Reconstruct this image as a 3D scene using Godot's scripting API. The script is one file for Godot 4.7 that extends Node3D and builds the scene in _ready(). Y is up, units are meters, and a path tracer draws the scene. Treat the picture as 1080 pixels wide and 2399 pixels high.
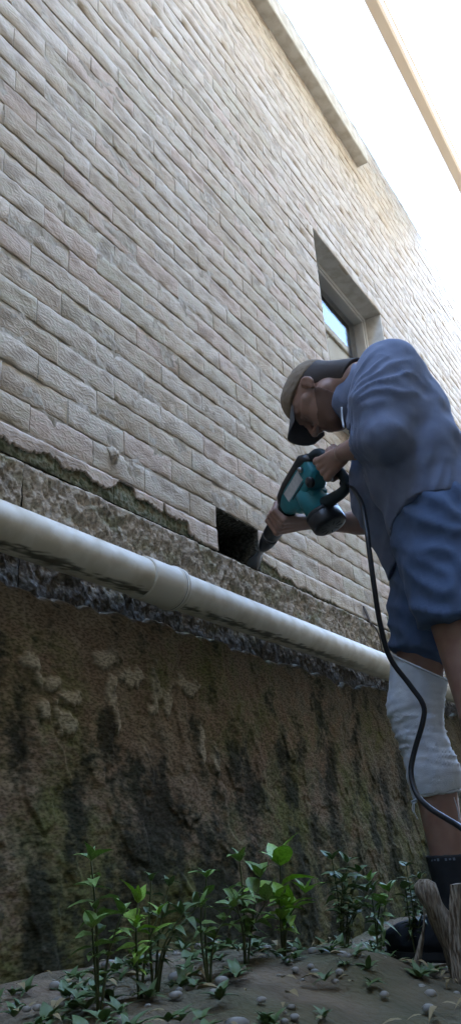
extends Node3D
# A narrow passage beside a painted brick house. Ground is y = 0, the wall face is z = 0, x runs along the wall.

var M := {}
var rng := RandomNumberGenerator.new()
var names := {}


func _ready() -> void:
	rng.seed = 71
	view()
	materials()
	setting()
	build_house()
	build_neighbour()
	build_pipe()
	build_person()
	build_tool()
	build_small_things()
	build_plants()
	build_timber()


func view() -> void:
	var cam := Camera3D.new()
	cam.name = "camera"
	add_child(cam)
	cam.fov = 65.9
	cam.near = 0.05
	cam.far = 900.0
	cam.transform = Transform3D(Basis(Vector3(0.53578, -0.06029, 0.8422), Vector3(-0.29526, 0.9211, 0.25377), Vector3(-0.79105, -0.38463, 0.4757)).orthonormalized(), Vector3(0.0, 0.30, 1.36))
	cam.current = true
	var sky_material := ProceduralSkyMaterial.new()
	sky_material.sky_top_color = Color(0.52, 0.66, 0.86)
	sky_material.sky_horizon_color = Color(0.80, 0.86, 0.93)
	sky_material.sky_curve = 0.14
	sky_material.sky_energy_multiplier = 2.4
	sky_material.ground_bottom_color = Color(0.22, 0.2, 0.17)
	sky_material.ground_horizon_color = Color(0.5, 0.5, 0.48)
	sky_material.sun_angle_max = 14.0
	sky_material.sun_curve = 0.12
	var sky := Sky.new()
	sky.sky_material = sky_material
	var e := Environment.new()
	e.background_mode = Environment.BG_SKY
	e.sky = sky
	e.tonemap_mode = Environment.TONE_MAPPER_LINEAR
	e.tonemap_exposure = 2.95
	e.sdfgi_enabled = true
	e.ssao_enabled = true
	e.ssil_enabled = true
	var around := WorldEnvironment.new()
	around.name = "daylight"
	around.environment = e
	add_child(around)
	var sun := DirectionalLight3D.new()
	sun.name = "sun"
	sun.light_energy = 0.9
	sun.light_color = Color(1.0, 0.965, 0.91)
	sun.light_angular_distance = 0.5
	sun.shadow_enabled = true
	add_child(sun)
	# the sun stands beyond the house, ahead and above
	sun.look_at_from_position(Vector3.ZERO, -Vector3(0.62, 0.80, -0.62), Vector3.UP)


# ---------------------------------------------------------------- helpers

func srgb(r: float, g: float, b: float) -> Color:
	return Color(r, g, b).linear_to_srgb()


func mat(key: String, c: Color, rough := 0.85) -> StandardMaterial3D:
	var m := StandardMaterial3D.new()
	m.resource_name = key
	m.albedo_color = c
	m.roughness = rough
	m.metallic_specular = 0.4
	M[key] = m
	return m


func ntex(freq: float, octaves: int, size := 512, kind := FastNoiseLite.FRACTAL_FBM, seed_ := 1, ramp = null, normal := false, strength := 6.0) -> NoiseTexture2D:
	var n := FastNoiseLite.new()
	n.seed = seed_
	n.frequency = freq
	n.fractal_type = kind
	n.fractal_octaves = octaves
	n.noise_type = FastNoiseLite.TYPE_SIMPLEX_SMOOTH
	var t := NoiseTexture2D.new()
	t.width = size
	t.height = size
	t.seamless = true
	t.noise = n
	if ramp != null:
		t.color_ramp = ramp
	if normal:
		t.as_normal_map = true
		t.bump_strength = strength
	return t


func ramp_of(stops: Array) -> Gradient:
	var g := Gradient.new()
	var o := PackedFloat32Array()
	var c := PackedColorArray()
	for s in stops:
		o.append(s[0])
		c.append(s[1])
	g.offsets = o
	g.colors = c
	return g


func noise(freq: float, octaves: int, seed_: int, kind := FastNoiseLite.FRACTAL_FBM) -> FastNoiseLite:
	var n := FastNoiseLite.new()
	n.seed = seed_
	n.frequency = freq
	n.fractal_type = kind
	n.fractal_octaves = octaves
	n.noise_type = FastNoiseLite.TYPE_SIMPLEX_SMOOTH
	return n


func world_map(m: StandardMaterial3D, metres: float) -> void:
	m.uv1_triplanar = true
	m.uv1_world_triplanar = true
	m.uv1_scale = Vector3.ONE / metres


func own_map(m: StandardMaterial3D, metres: float) -> void:
	m.uv1_triplanar = true
	m.uv1_scale = Vector3.ONE / metres


func relief(m: StandardMaterial3D, t: Texture2D, centimetres: float) -> void:
	m.heightmap_enabled = true
	m.heightmap_texture = t
	m.heightmap_scale = centimetres


func numbered(called: String) -> String:
	var k: int = names.get(called, 0)
	names[called] = k + 1
	return called if k == 0 else "%s_%03d" % [called, k]


func thing(called: String, label: String, category: String, at := Vector3.ZERO, group := "") -> Node3D:
	var o := Node3D.new()
	o.name = numbered(called)
	add_child(o)
	o.position = at
	tag(o, label, category, group)
	return o


func tag(o: Node, label: String, category: String, group := "", kind := "") -> void:
	if label:
		o.set_meta("label", label)
	if category:
		o.set_meta("category", category)
	if group:
		o.set_meta("group", group)
	if kind:
		o.set_meta("kind", kind)


func part(mesh: Mesh, called: String, m: Material, parent: Node, at := Vector3.ZERO) -> MeshInstance3D:
	var o := MeshInstance3D.new()
	o.name = called
	o.mesh = mesh
	o.material_override = m
	o.cast_shadow = GeometryInstance3D.SHADOW_CASTING_SETTING_ON
	parent.add_child(o, true)
	o.position = at
	return o


func begin(smooth := false) -> SurfaceTool:
	var st := SurfaceTool.new()
	st.begin(Mesh.PRIMITIVE_TRIANGLES)
	st.set_smooth_group(0 if smooth else -1)
	return st


func done(st: SurfaceTool) -> ArrayMesh:
	st.generate_normals()
	return st.commit()


# a, b, c, d run anticlockwise seen from outside
func quad(st: SurfaceTool, a: Vector3, b: Vector3, c: Vector3, d: Vector3) -> void:
	st.add_vertex(a); st.add_vertex(c); st.add_vertex(b)
	st.add_vertex(a); st.add_vertex(d); st.add_vertex(c)


func tri(st: SurfaceTool, a: Vector3, b: Vector3, c: Vector3) -> void:
	st.add_vertex(a); st.add_vertex(c); st.add_vertex(b)


# a box with chamfered edges
func box(st: SurfaceTool, lo: Vector3, hi: Vector3, b := 0.0, t := Transform3D()) -> void:
	var c := (lo + hi) / 2.0
	var h := (hi - lo) / 2.0
	if b <= 0.0:
		for ax in 3:
			for s in [-1.0, 1.0]:
				var n := Vector3.ZERO; n[ax] = s
				var u := Vector3.ZERO; u[(ax + 1) % 3] = 1.0
				var v := Vector3.ZERO; v[(ax + 2) % 3] = s
				var p := func(i: float, j: float) -> Vector3: return t * (c + (n + u * i + v * j) * h)
				quad(st, p.call(-1.0, -1.0), p.call(1.0, -1.0), p.call(1.0, 1.0), p.call(-1.0, 1.0))
		return
	b = minf(b, minf(h.x, minf(h.y, h.z)) * 0.95)
	for ax in 3:
		for s in [-1.0, 1.0]:
			var q := []
			for k in [[-1.0, -1.0], [1.0, -1.0], [1.0, 1.0], [-1.0, 1.0]]:
				var p := Vector3.ZERO
				p[ax] = s * h[ax]
				p[(ax + 1) % 3] = k[0] * (h[(ax + 1) % 3] - b)
				p[(ax + 2) % 3] = k[1] * s * (h[(ax + 2) % 3] - b)
				q.append(t * (c + p))
			quad(st, q[0], q[1], q[2], q[3])
	for ax in 3:
		var u := (ax + 1) % 3
		var v := (ax + 2) % 3
		for su in [-1.0, 1.0]:
			for sv in [-1.0, 1.0]:
				var q := []
				for k in [[-1.0, 0], [1.0, 0], [1.0, 1], [-1.0, 1]]:
					var p := Vector3.ZERO
					p[ax] = k[0] * (h[ax] - b)
					p[u] = su * (h[u] if k[1] == 0 else h[u] - b)
					p[v] = sv * (h[v] - b if k[1] == 0 else h[v])
					q.append(t * (c + p))
				if su * sv > 0:
					quad(st, q[0], q[3], q[2], q[1])
				else:
					quad(st, q[0], q[1], q[2], q[3])
	for sx in [-1.0, 1.0]:
		for sy in [-1.0, 1.0]:
			for sz in [-1.0, 1.0]:
				var s := Vector3(sx, sy, sz)
				var p0 := t * (c + s * Vector3(h.x, h.y - b, h.z - b))
				var p1 := t * (c + s * Vector3(h.x - b, h.y, h.z - b))
				var p2 := t * (c + s * Vector3(h.x - b, h.y - b, h.z))
				if sx * sy * sz > 0:
					tri(st, p0, p1, p2)
				else:
					tri(st, p0, p2, p1)


func box_mesh(lo: Vector3, hi: Vector3, b := 0.0) -> ArrayMesh:
	var st := begin()
	box(st, lo, hi, b)
	return done(st)


# rings of points joined into a skin; each ring runs anticlockwise seen from the end the rings run towards
func skin(st: SurfaceTool, rings: Array, caps := true) -> void:
	for i in rings.size() - 1:
		var a: PackedVector3Array = rings[i]
		var b: PackedVector3Array = rings[i + 1]
		var n := a.size()
		for j in n:
			var k := (j + 1) % n
			quad(st, a[j], a[k], b[k], b[j])
	if caps:
		for e in 2:
			var r: PackedVector3Array = rings[0] if e == 0 else rings[rings.size() - 1]
			var c := Vector3.ZERO
			for p in r:
				c += p
			c /= r.size()
			for j in r.size():
				var k := (j + 1) % r.size()
				if e == 0:
					tri(st, c, r[k], r[j])
				else:
					tri(st, c, r[j], r[k])


func ring(c: Vector3, x: Vector3, y: Vector3, r: float, n: int, ry := -1.0) -> PackedVector3Array:
	var out := PackedVector3Array()
	for i in n:
		var a := TAU * i / n
		out.append(c + x * cos(a) * r + y * sin(a) * (r if ry < 0.0 else ry))
	return out


# a turned shape along an axis: profile holds [distance along, radius]
func lathe(st: SurfaceTool, o: Vector3, axis: Vector3, profile: Array, n := 24) -> void:
	var x := axis.cross(Vector3(0.31, 0.9, 0.2)).normalized()
	var y := axis.cross(x).normalized()
	var rings := []
	for p in profile:
		rings.append(ring(o + axis * p[0], x, y, p[1], n))
	skin(st, rings)


func tube(st: SurfaceTool, pts: PackedVector3Array, radii, n := 10) -> void:
	var rings := []
	var x := Vector3.ZERO
	for i in pts.size():
		var d := (pts[mini(i + 1, pts.size() - 1)] - pts[maxi(i - 1, 0)]).normalized()
		if i == 0:
			x = d.cross(Vector3.UP if absf(d.y) < 0.9 else Vector3.RIGHT).normalized()
		x = (x - d * x.dot(d)).normalized()
		var r: float = radii if radii is float else radii[mini(i, radii.size() - 1)]
		rings.append(ring(pts[i], x, d.cross(x), r, n))
	skin(st, rings)


func smooth_line(pts: Array, step: float) -> PackedVector3Array:
	var c := Curve3D.new()
	c.bake_interval = step
	for i in pts.size():
		var d: Vector3 = (pts[mini(i + 1, pts.size() - 1)] - pts[maxi(i - 1, 0)]) / 6.0
		c.add_point(pts[i], -d, d)
	return c.get_baked_points()


# a sheet z(x, y) seen from +z, with a colour for each corner
func field_sheet(x0: float, x1: float, y0: float, y1: float, nx: int, ny: int, height: Callable, tint = null) -> ArrayMesh:
	var v := PackedVector3Array()
	var n := PackedVector3Array()
	var c := PackedColorArray()
	var idx := PackedInt32Array()
	v.resize((nx + 1) * (ny + 1))
	n.resize(v.size())
	if tint != null:
		c.resize(v.size())
	for j in ny + 1:
		var y := lerpf(y0, y1, float(j) / ny)
		for i in nx + 1:
			var x := lerpf(x0, x1, float(i) / nx)
			var k := j * (nx + 1) + i
			var z: float = height.call(x, y)
			v[k] = Vector3(x, y, z)
			if tint != null:
				c[k] = tint.call(x, y, z)
	for j in ny + 1:
		for i in nx + 1:
			var k := j * (nx + 1) + i
			var dx := v[k + 1 if i < nx else k] - v[k - 1 if i > 0 else k]
			var dy := v[k + nx + 1 if j < ny else k] - v[k - nx - 1 if j > 0 else k]
			n[k] = dx.cross(dy).normalized()
			if i < nx and j < ny:
				idx.append_array([k, k + nx + 1, k + 1, k + 1, k + nx + 1, k + nx + 2])
	var arrays := []
	arrays.resize(Mesh.ARRAY_MAX)
	arrays[Mesh.ARRAY_VERTEX] = v
	arrays[Mesh.ARRAY_NORMAL] = n
	if tint != null:
		arrays[Mesh.ARRAY_COLOR] = c
	arrays[Mesh.ARRAY_INDEX] = idx
	var mesh := ArrayMesh.new()
	mesh.add_surface_from_arrays(Mesh.PRIMITIVE_TRIANGLES, arrays)
	return mesh


func materials() -> void:
	var W := Color.WHITE
	var wrinkle := ntex(0.03, 5, 1024, FastNoiseLite.FRACTAL_RIDGED, 5)
	var grain := ntex(0.03, 5, 512, FastNoiseLite.FRACTAL_FBM, 9)
	# old off-white wall paint, mottled with dust and stains
	var mottled := ntex(0.0045, 6, 1024, FastNoiseLite.FRACTAL_FBM, 21, ramp_of([[0.18, Color(0.78, 0.75, 0.71)], [0.36, Color(0.90, 0.88, 0.85)], [0.47, Color(0.97, 0.955, 0.94)], [0.57, Color(0.92, 0.925, 0.89)], [0.66, Color(0.96, 0.935, 0.915)], [0.85, Color(0.82, 0.80, 0.755)]]))
	var tints := [srgb(0.515, 0.44, 0.355), srgb(0.53, 0.435, 0.365), srgb(0.485, 0.435, 0.35), srgb(0.525, 0.465, 0.395), srgb(0.465, 0.395, 0.31), srgb(0.545, 0.48, 0.405)]
	for i in tints.size():
		var m := mat("painted_brick_%d" % i, tints[i], 0.8)
		m.albedo_texture = mottled
		relief(m, wrinkle, 0.2)
		world_map(m, 0.62)
		m.uv1_scale = Vector3(1.0, 2.0, 1.6)
	var m := mat("mortar_paint", srgb(0.44, 0.40, 0.345), 0.9)
	m.albedo_texture = mottled
	relief(m, grain, 0.3)
	world_map(m, 0.5)
	m = mat("smooth_paint", srgb(0.54, 0.505, 0.45), 0.7)
	m.albedo_texture = ntex(0.012, 5, 512, FastNoiseLite.FRACTAL_FBM, 22, ramp_of([[0.2, Color(0.9, 0.885, 0.86)], [0.7, W]]))
	relief(m, grain, 0.06)
	world_map(m, 0.7)
	m = mat("bare_brick", srgb(0.19, 0.195, 0.14), 0.95)
	m.albedo_texture = ntex(0.02, 5, 512, FastNoiseLite.FRACTAL_FBM, 31, ramp_of([[0.2, Color(0.55, 0.58, 0.45)], [0.5, W], [0.8, Color(0.7, 0.62, 0.5)]]))
	relief(m, grain, 0.5)
	world_map(m, 0.4)
	m = mat("stone", W, 0.95)
	m.metallic_specular = 0.15
	m.vertex_color_use_as_albedo = true
	m.albedo_texture = ntex(0.05, 4, 512, FastNoiseLite.FRACTAL_FBM, 33, ramp_of([[0.2, Color(0.72, 0.7, 0.68)], [0.6, W]]))
	relief(m, grain, 0.35)
	world_map(m, 0.3)
	m = mat("bare_dark", srgb(0.085, 0.078, 0.062), 0.95)
	m.albedo_texture = ntex(0.03, 4, 512, FastNoiseLite.FRACTAL_FBM, 37, ramp_of([[0.2, Color(0.6, 0.58, 0.52)], [0.7, W]]))
	relief(m, grain, 0.6)
	world_map(m, 0.3)
	m = mat("pipe_plain", srgb(0.55, 0.50, 0.42), 0.55)
	m = mat("hollow_brick", srgb(0.17, 0.13, 0.10), 0.95)
	m = mat("pipe", srgb(0.58, 0.53, 0.445), 0.55)
	m.vertex_color_use_as_albedo = true
	m.albedo_texture = ntex(0.01, 5, 512, FastNoiseLite.FRACTAL_FBM, 41, ramp_of([[0.2, Color(0.9, 0.88, 0.84)], [0.6, W]]))
	own_map(m, 0.5)
	m = mat("frame_paint", srgb(0.50, 0.48, 0.45), 0.45)
	m = mat("gasket", srgb(0.10, 0.10, 0.10), 0.6)
	m = mat("glass", Color(0.1, 0.11, 0.12, 0.02), 0.0)
	m.transparency = BaseMaterial3D.TRANSPARENCY_ALPHA
	m.metallic_specular = 0.29
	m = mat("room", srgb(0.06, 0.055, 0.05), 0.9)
	m = mat("gutter", srgb(0.72, 0.59, 0.46), 0.5)
	m = mat("sheeting", srgb(0.88, 0.88, 0.86), 0.6)
	m.backlight_enabled = true
	m.backlight = srgb(0.75, 0.75, 0.73)
	m = mat("cream_wall", srgb(0.62, 0.50, 0.34), 0.8)
	m.albedo_texture = ntex(0.01, 5, 512, FastNoiseLite.FRACTAL_FBM, 51, ramp_of([[0.2, Color(0.92, 0.9, 0.88)], [0.7, W]]))
	world_map(m, 2.0)
	m = mat("roof", srgb(0.22, 0.13, 0.1), 0.8)
	m = mat("soil", W, 1.0)
	m.vertex_color_use_as_albedo = true
	relief(m, grain, 0.6)
	world_map(m, 0.35)
	m = mat("render", W, 0.97)
	m.metallic_specular = 0.15
	m.vertex_color_use_as_albedo = true
	m.albedo_texture = ntex(0.06, 4, 1024, FastNoiseLite.FRACTAL_FBM, 35, ramp_of([[0.15, Color(0.62, 0.62, 0.6)], [0.65, W]]))
	relief(m, grain, 0.16)
	world_map(m, 0.45)
	m.uv1_scale = Vector3(0.9, 2.2, 2.2)

	# the person
	var pores := ntex(0.08, 3, 256, FastNoiseLite.FRACTAL_FBM, 71)
	m = mat("skin", srgb(0.27, 0.165, 0.125), 0.55)
	m.albedo_texture = ntex(0.02, 4, 256, FastNoiseLite.FRACTAL_FBM, 72, ramp_of([[0.2, Color(0.94, 0.91, 0.91)], [0.7, W]]))
	m.subsurf_scatter_enabled = true
	m.subsurf_scatter_strength = 0.08
	own_map(m, 0.25)
	var weave := ntex(0.22, 2, 512, FastNoiseLite.FRACTAL_FBM, 73)
	var fade := ntex(0.012, 4, 512, FastNoiseLite.FRACTAL_FBM, 74, ramp_of([[0.2, Color(0.92, 0.92, 0.93)], [0.75, W]]))
	for c in [["top", srgb(0.132, 0.158, 0.235), 0.95], ["shorts", srgb(0.068, 0.105, 0.19), 0.92], ["bandage", srgb(0.56, 0.60, 0.66), 0.95], ["cap", srgb(0.19, 0.145, 0.10), 0.95], ["cap_dark", srgb(0.075, 0.072, 0.072), 0.95]]:
		m = mat(c[0], c[1], c[2])
		m.albedo_texture = fade
		relief(m, weave, 0.05)
		m.rim_enabled = true
		m.rim = 0.25
		own_map(m, 0.3)
	m = mat("beard", srgb(0.12, 0.07, 0.052), 0.8)
	relief(m, pores, 0.06)
	own_map(m, 0.06)
	m = mat("hair", srgb(0.035, 0.026, 0.022), 0.75)
	relief(m, pores, 0.08)
	own_map(m, 0.06)
	m = mat("boot", srgb(0.012, 0.014, 0.018), 0.7)
	relief(m, weave, 0.05)
	own_map(m, 0.2)
	m = mat("marks", srgb(0.12, 0.15, 0.2), 0.8)
	# the tool
	m = mat("teal", srgb(0.02, 0.175, 0.205), 0.38)
	m.albedo_texture = fade
	own_map(m, 0.2)
	m = mat("black", srgb(0.018, 0.018, 0.02), 0.35)
	m = mat("rubber", srgb(0.016, 0.016, 0.017), 0.7)
	m = mat("grip", srgb(0.014, 0.026, 0.032), 0.5)
	m = mat("label", srgb(0.48, 0.49, 0.50), 0.5)
	m.albedo_texture = fade
	own_map(m, 0.1)
	m = mat("steel", srgb(0.33, 0.33, 0.34), 0.4)
	m.metallic = 0.9
	m = mat("cable", srgb(0.014, 0.015, 0.018), 0.45)
	m = mat("rust", srgb(0.055, 0.042, 0.035), 0.85)
	# growth and timber
	for c in [["leaf_bright", Color(0.26, 0.39, 0.07)], ["leaf_mid", Color(0.17, 0.25, 0.075)], ["leaf_grey", Color(0.10, 0.145, 0.06)], ["stem", Color(0.08, 0.095, 0.04)]]:
		m = mat(c[0], c[1].linear_to_srgb(), 0.5)
		m.albedo_texture = ntex(0.03, 3, 256, FastNoiseLite.FRACTAL_FBM, 75, ramp_of([[0.2, Color(0.78, 0.82, 0.7)], [0.7, W]]))
		own_map(m, 0.8)
		m.backlight_enabled = c[0] != "stem"
		m.backlight = Color(c[1].r * 0.7, c[1].g * 0.8, c[1].b * 0.4).linear_to_srgb()
	m = mat("leaf_dry", srgb(0.20, 0.15, 0.07), 0.7)
	m = mat("pebble", srgb(0.26, 0.24, 0.21), 0.9)
	m = mat("timber", srgb(0.31, 0.26, 0.20), 0.9)
	m.albedo_texture = ntex(0.03, 5, 512, FastNoiseLite.FRACTAL_FBM, 76, ramp_of([[0.25, Color(0.55, 0.5, 0.45)], [0.65, W]]))
	relief(m, grain, 0.5)
	m.uv1_triplanar = true
	m.uv1_scale = Vector3(9.0, 1.6, 9.0)


# earth heaped against the wall
func bank(x: float, z: float) -> float:
	return 0.085 * smoothstep(0.85, 0.5, z) * smoothstep(2.02, 1.7, x) * smoothstep(-3.0, -1.0, x)


func setting() -> void:
	# the ground: earth in the passage, one sheet to the horizon
	var xs := PackedFloat32Array()
	var zs := PackedFloat32Array()
	for x in [-400.0, -120.0, -40.0, -15.0, -6.0, -3.0]:
		xs.append(x)
	for i in 100:
		xs.append(-2.0 + i * 0.06)
	for x in [4.4, 5.0, 6.0, 8.0, 11.0, 15.0, 22.0, 40.0, 120.0, 400.0]:
		xs.append(x)
	for z in [-400.0, -100.0, -30.0, -10.0, -3.0, -0.6]:
		zs.append(z)
	for i in 56:
		zs.append(-0.3 + i * 0.05)
	for z in [3.0, 5.0, 10.0, 30.0, 100.0, 400.0]:
		zs.append(z)
	var n1 := noise(2.2, 4, 3)
	var n2 := noise(9.0, 3, 4)
	var st := begin(true)
	var pt := func(i: int, j: int) -> Vector3:
		var near := 1.0 if xs[i] > -3.5 and xs[i] < 7.0 and zs[j] > -1.0 and zs[j] < 3.5 else 0.0
		return Vector3(xs[i], bank(xs[i], zs[j]) + near * (n1.get_noise_2d(xs[i], zs[j]) * 0.022 + n2.get_noise_2d(xs[i], zs[j]) * 0.012 - 0.012), zs[j])
	var col := func(p: Vector3) -> Color:
		var t := clampf(0.5 + n2.get_noise_2d(p.x * 3.0, p.z * 3.0), 0.0, 1.0)
		var k := clampf(0.5 + 1.2 * n1.get_noise_2d(p.x + 9.0, p.z), 0.0, 1.0)
		return Color(0.085, 0.06, 0.038).lerp(Color(0.17, 0.125, 0.082), t).lerp(Color(0.05, 0.058, 0.025), k * 0.6)
	for i in xs.size() - 1:
		for j in zs.size() - 1:
			var q := [pt.call(i, j), pt.call(i, j + 1), pt.call(i + 1, j + 1), pt.call(i + 1, j)]
			for k in [0, 2, 1, 0, 3, 2]:
				st.set_color(col.call(q[k]))
				st.add_vertex(q[k])
	var g := part(done(st), "ground", M.soil, self)
	tag(g, "bare brown earth along the foot of the wall", "", "", "structure")


# ---------------------------------------------------------------- the house

const COURSE := 0.0865
const FIRST := 1.218
const TOP := 5.4

# lower edge of the paint skin above the footing: [x, y]
const PAINT_EDGE := [[0.2, 1.25], [1.183, 1.256], [1.283, 1.252], [1.33, 1.268], [1.36, 1.273], [1.408, 1.25], [1.45, 1.268], [1.483, 1.272], [1.573, 1.251], [1.60, 1.262], [1.64, 1.304], [1.70, 1.299], [1.719, 1.274], [1.78, 1.277], [1.847, 1.262], [1.853, 1.302], [1.87, 1.275], [1.90, 1.262], [1.986, 1.28], [1.992, 1.236], [2.08, 1.219], [2.16, 1.219]]
const PAINT_EDGE_2 := [[2.462, 1.275], [2.50, 1.262], [2.575, 1.255], [2.60, 1.233], [2.69, 1.245], [2.74, 1.221], [2.80, 1.232], [2.949, 1.223], [3.04, 1.232], [3.151, 1.219], [3.7, 1.219]]


func brick_mesh(seed_: int, nx: int, ny: int) -> ArrayMesh:
	# 1 brick face: 0.24 by 0.0865, lower left corner at the origin, face near z = 0
	var r := RandomNumberGenerator.new()
	r.seed = 900 + seed_
	var n1 := noise(7.0, 3, 100 + seed_)
	var n2 := noise(26.0, 3, 200 + seed_)
	var w := 0.24
	var h := COURSE
	var tilt := r.randf_range(-0.01, 0.01)
	var lean := r.randf_range(-0.03, 0.03)
	var gap_y := r.randf_range(0.0014, 0.0032)
	var gap_x := r.randf_range(0.0, 0.0011)
	var st := begin(true)
	var us := PackedFloat32Array([0.0])
	var vs := PackedFloat32Array([0.0])
	for i in nx + 1:
		us.append(lerpf(0.016, 0.984, float(i) / nx) * w)
	us.append(w)
	for j in ny + 1:
		vs.append(lerpf(0.075, 0.945, float(j) / ny) * h)
	vs.append(h)
	var grid := []
	for j in vs.size():
		var row := PackedVector3Array()
		for i in us.size():
			var u := us[i]
			var v := vs[j]
			var z := n1.get_noise_2d(u, v + seed_) * 0.0035 + n2.get_noise_2d(u, v + seed_) * 0.0022 + (u - w / 2.0) * tilt * 0.5 + (v - h / 2.0) * lean * 0.35
			var edge_j := j == 0 or j == vs.size() - 1
			var edge_i := i == 0 or i == us.size() - 1
			if edge_i:
				u = gap_x + n2.get_noise_2d(3.0 + i, v * 1.5) * 0.002 if i == 0 else w - gap_x + n2.get_noise_2d(5.0 + i, v * 1.5) * 0.002
				z -= 0.0007
			if edge_j:
				v = gap_y + n2.get_noise_2d(u, 7.0) * 0.006 if j == 0 else h - gap_y * 0.55 + n2.get_noise_2d(u, 9.0) * 0.005
				z -= 0.0016 if j == 0 else 0.0022
			row.append(Vector3(u, v, z))
		grid.append(row)
	for j in grid.size() - 1:
		for i in us.size() - 1:
			quad(st, grid[j][i], grid[j][i + 1], grid[j + 1][i + 1], grid[j + 1][i])
	# the edges run back into the joint
	var rim := PackedVector3Array()
	for i in us.size():
		rim.append(grid[0][i])
	for j in range(1, grid.size()):
		rim.append(grid[j][us.size() - 1])
	for i in range(us.size() - 2, -1, -1):
		rim.append(grid[grid.size() - 1][i])
	for j in range(grid.size() - 2, 0, -1):
		rim.append(grid[j][0])
	for i in rim.size():
		var a := rim[i]
		var b := rim[(i + 1) % rim.size()]
		quad(st, b, a, Vector3(a.x, a.y, -0.02), Vector3(b.x, b.y, -0.02))
	return done(st)


func build_house() -> void:
	var house := thing("brick_house", "tall house wall of rough painted cream brick on a stone foundation", "house")
	# solid wall behind the brick faces, with the window opening and the knocked-out hole left free
	var st := begin()
	var zb := -0.24
	var zf := -0.0048
	for b in [[-3.0, FIRST + COURSE, 2.16, 1.391], [2.46, FIRST + COURSE, 12.0, 1.391], [-3.0, 1.391, 12.0, 2.3], [-3.0, 2.3, 3.39, 3.56], [4.41, 2.3, 12.0, 3.56], [-3.0, 3.56, 12.0, TOP]]:
		box(st, Vector3(b[0], b[1], zb), Vector3(b[2], b[3], zf))
	var wall := part(done(st), "brick_wall", M.mortar_paint, house)
	# painted-over joints: the paint fills them unevenly
	var fill := noise(4.0, 4, 58)
	for b in [[0.4, FIRST + COURSE, 2.155, 1.391], [2.465, FIRST + COURSE, 7.0, 1.391], [0.4, 1.391, 7.0, 2.3], [0.4, 2.3, 3.38, 3.56], [4.42, 2.3, 7.0, 3.56], [0.4, 3.56, 7.0, TOP]]:
		var sheet := field_sheet(b[0], b[2], b[1], b[3], int((b[2] - b[0]) / 0.022), maxi(4, int((b[3] - b[1]) / 0.022)), func(x: float, y: float) -> float: return -0.0012 + 0.0042 * clampf(fill.get_noise_2d(x, y * 2.5) * 1.6 - 0.35, -0.75, 0.35))
		part(sheet, "joint_paint", M.mortar_paint, wall)
	st = begin()
	box(st, Vector3(-3.0, FIRST, zb), Vector3(2.16, FIRST + COURSE - 0.001, -0.0085))
	box(st, Vector3(2.46, FIRST, zb), Vector3(12.0, FIRST + COURSE - 0.001, -0.0085))
	part(done(st), "bare_mortar", M.bare_dark, house)
	# bricks
	var fine := []
	var plain := []
	for i in 14:
		fine.append(brick_mesh(i, 11, 4))
	for i in 8:
		plain.append(brick_mesh(i, 3, 1))
	var eye := Vector3(0.0, 0.3, 1.36)
	var all := []
	var courses := int(round((TOP - FIRST) / COURSE))
	for c in courses:
		var y := FIRST + c * COURSE
		var spans := [[-1.6, 12.0]]
		if c < 2:
			spans = [[-1.6, 2.16], [2.46, 12.0]]
		elif y + COURSE > 2.32 and y < 3.52:
			spans = [[-1.6, 3.385], [4.415, 12.0]]
		var start := -1.6 + (0.12 if c % 2 == 0 else 0.0) + rng.randf_range(-0.03, 0.03)
		for s in spans:
			var x: float = s[0]
			var first_end := start + 0.24
			while first_end < x + 0.05:
				first_end += 0.24
			var e := first_end
			while x < s[1] - 0.02:
				var x1 := e + rng.randf_range(-0.006, 0.006)
				if x1 > s[1] - 0.05:
					x1 = s[1]
				all.append({"x": x, "y": y, "w": x1 - x, "c": c})
				x = x1
				e += 0.24
	for b in all:
		var p := Vector3(b.x + b.w / 2.0, b.y + COURSE / 2.0, 0.0) - eye
		# seen area, for those in front of the lens
		var fwd := p.dot(Vector3(0.79105, 0.38463, -0.4757))
		var right := p.dot(Vector3(0.53578, -0.06029, 0.8422)) / maxf(fwd, 0.01)
		var up := p.dot(Vector3(-0.29526, 0.9211, 0.25377)) / maxf(fwd, 0.01)
		var seen := fwd > 0.1 and absf(right) < 0.3 and absf(up) < 0.56
		b.size = (b.w * 1.36 / pow(p.length(), 3.0)) * (1.0 if seen else 0.0001)
		b.seed = rng.randi()
	all.sort_custom(func(a, b): return a.size > b.size)
	var rest := begin()
	var rest_mesh := ArrayMesh.new()
	var rest_tools := []
	for i in 3:
		var t := SurfaceTool.new()
		t.begin(Mesh.PRIMITIVE_TRIANGLES)
		rest_tools.append(t)
	for i in all.size():
		var b: Dictionary = all[i]
		var r := RandomNumberGenerator.new()
		r.seed = b.seed
		var z := r.randf_range(-0.0013, 0.0018)
		var flip := r.randf() < 0.5
		var bare: bool = b.c == 0 and b.x < 3.6
		if bare:
			z -= 0.0035
		var basis := Basis(Vector3(0, 0, 1), r.randf_range(-0.007, 0.007)).scaled(Vector3(b.w / 0.24, 1.0, 1.0))
		var at := Transform3D(basis, Vector3(b.x, b.y + r.randf_range(-0.0022, 0.0022), z))
		if i < 300:
			var o := part(fine[r.randi() % fine.size()], "brick", M.bare_brick if bare else M["painted_brick_%d" % (r.randi() % 6)], wall)
			o.transform = at
		else:
			rest_tools[r.randi() % 3].append_from(plain[r.randi() % plain.size()], 0, at)
	for i in 3:
		rest_mesh = rest_tools[i].commit(rest_mesh)
	var far := MeshInstance3D.new()
	far.name = "far_brickwork"
	far.mesh = rest_mesh
	for i in 3:
		far.set_surface_override_material(i, M["painted_brick_%d" % [0, 3, 5][i]])
	wall.add_child(far, true)
	tag(far, "", "", "", "stuff")
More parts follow.
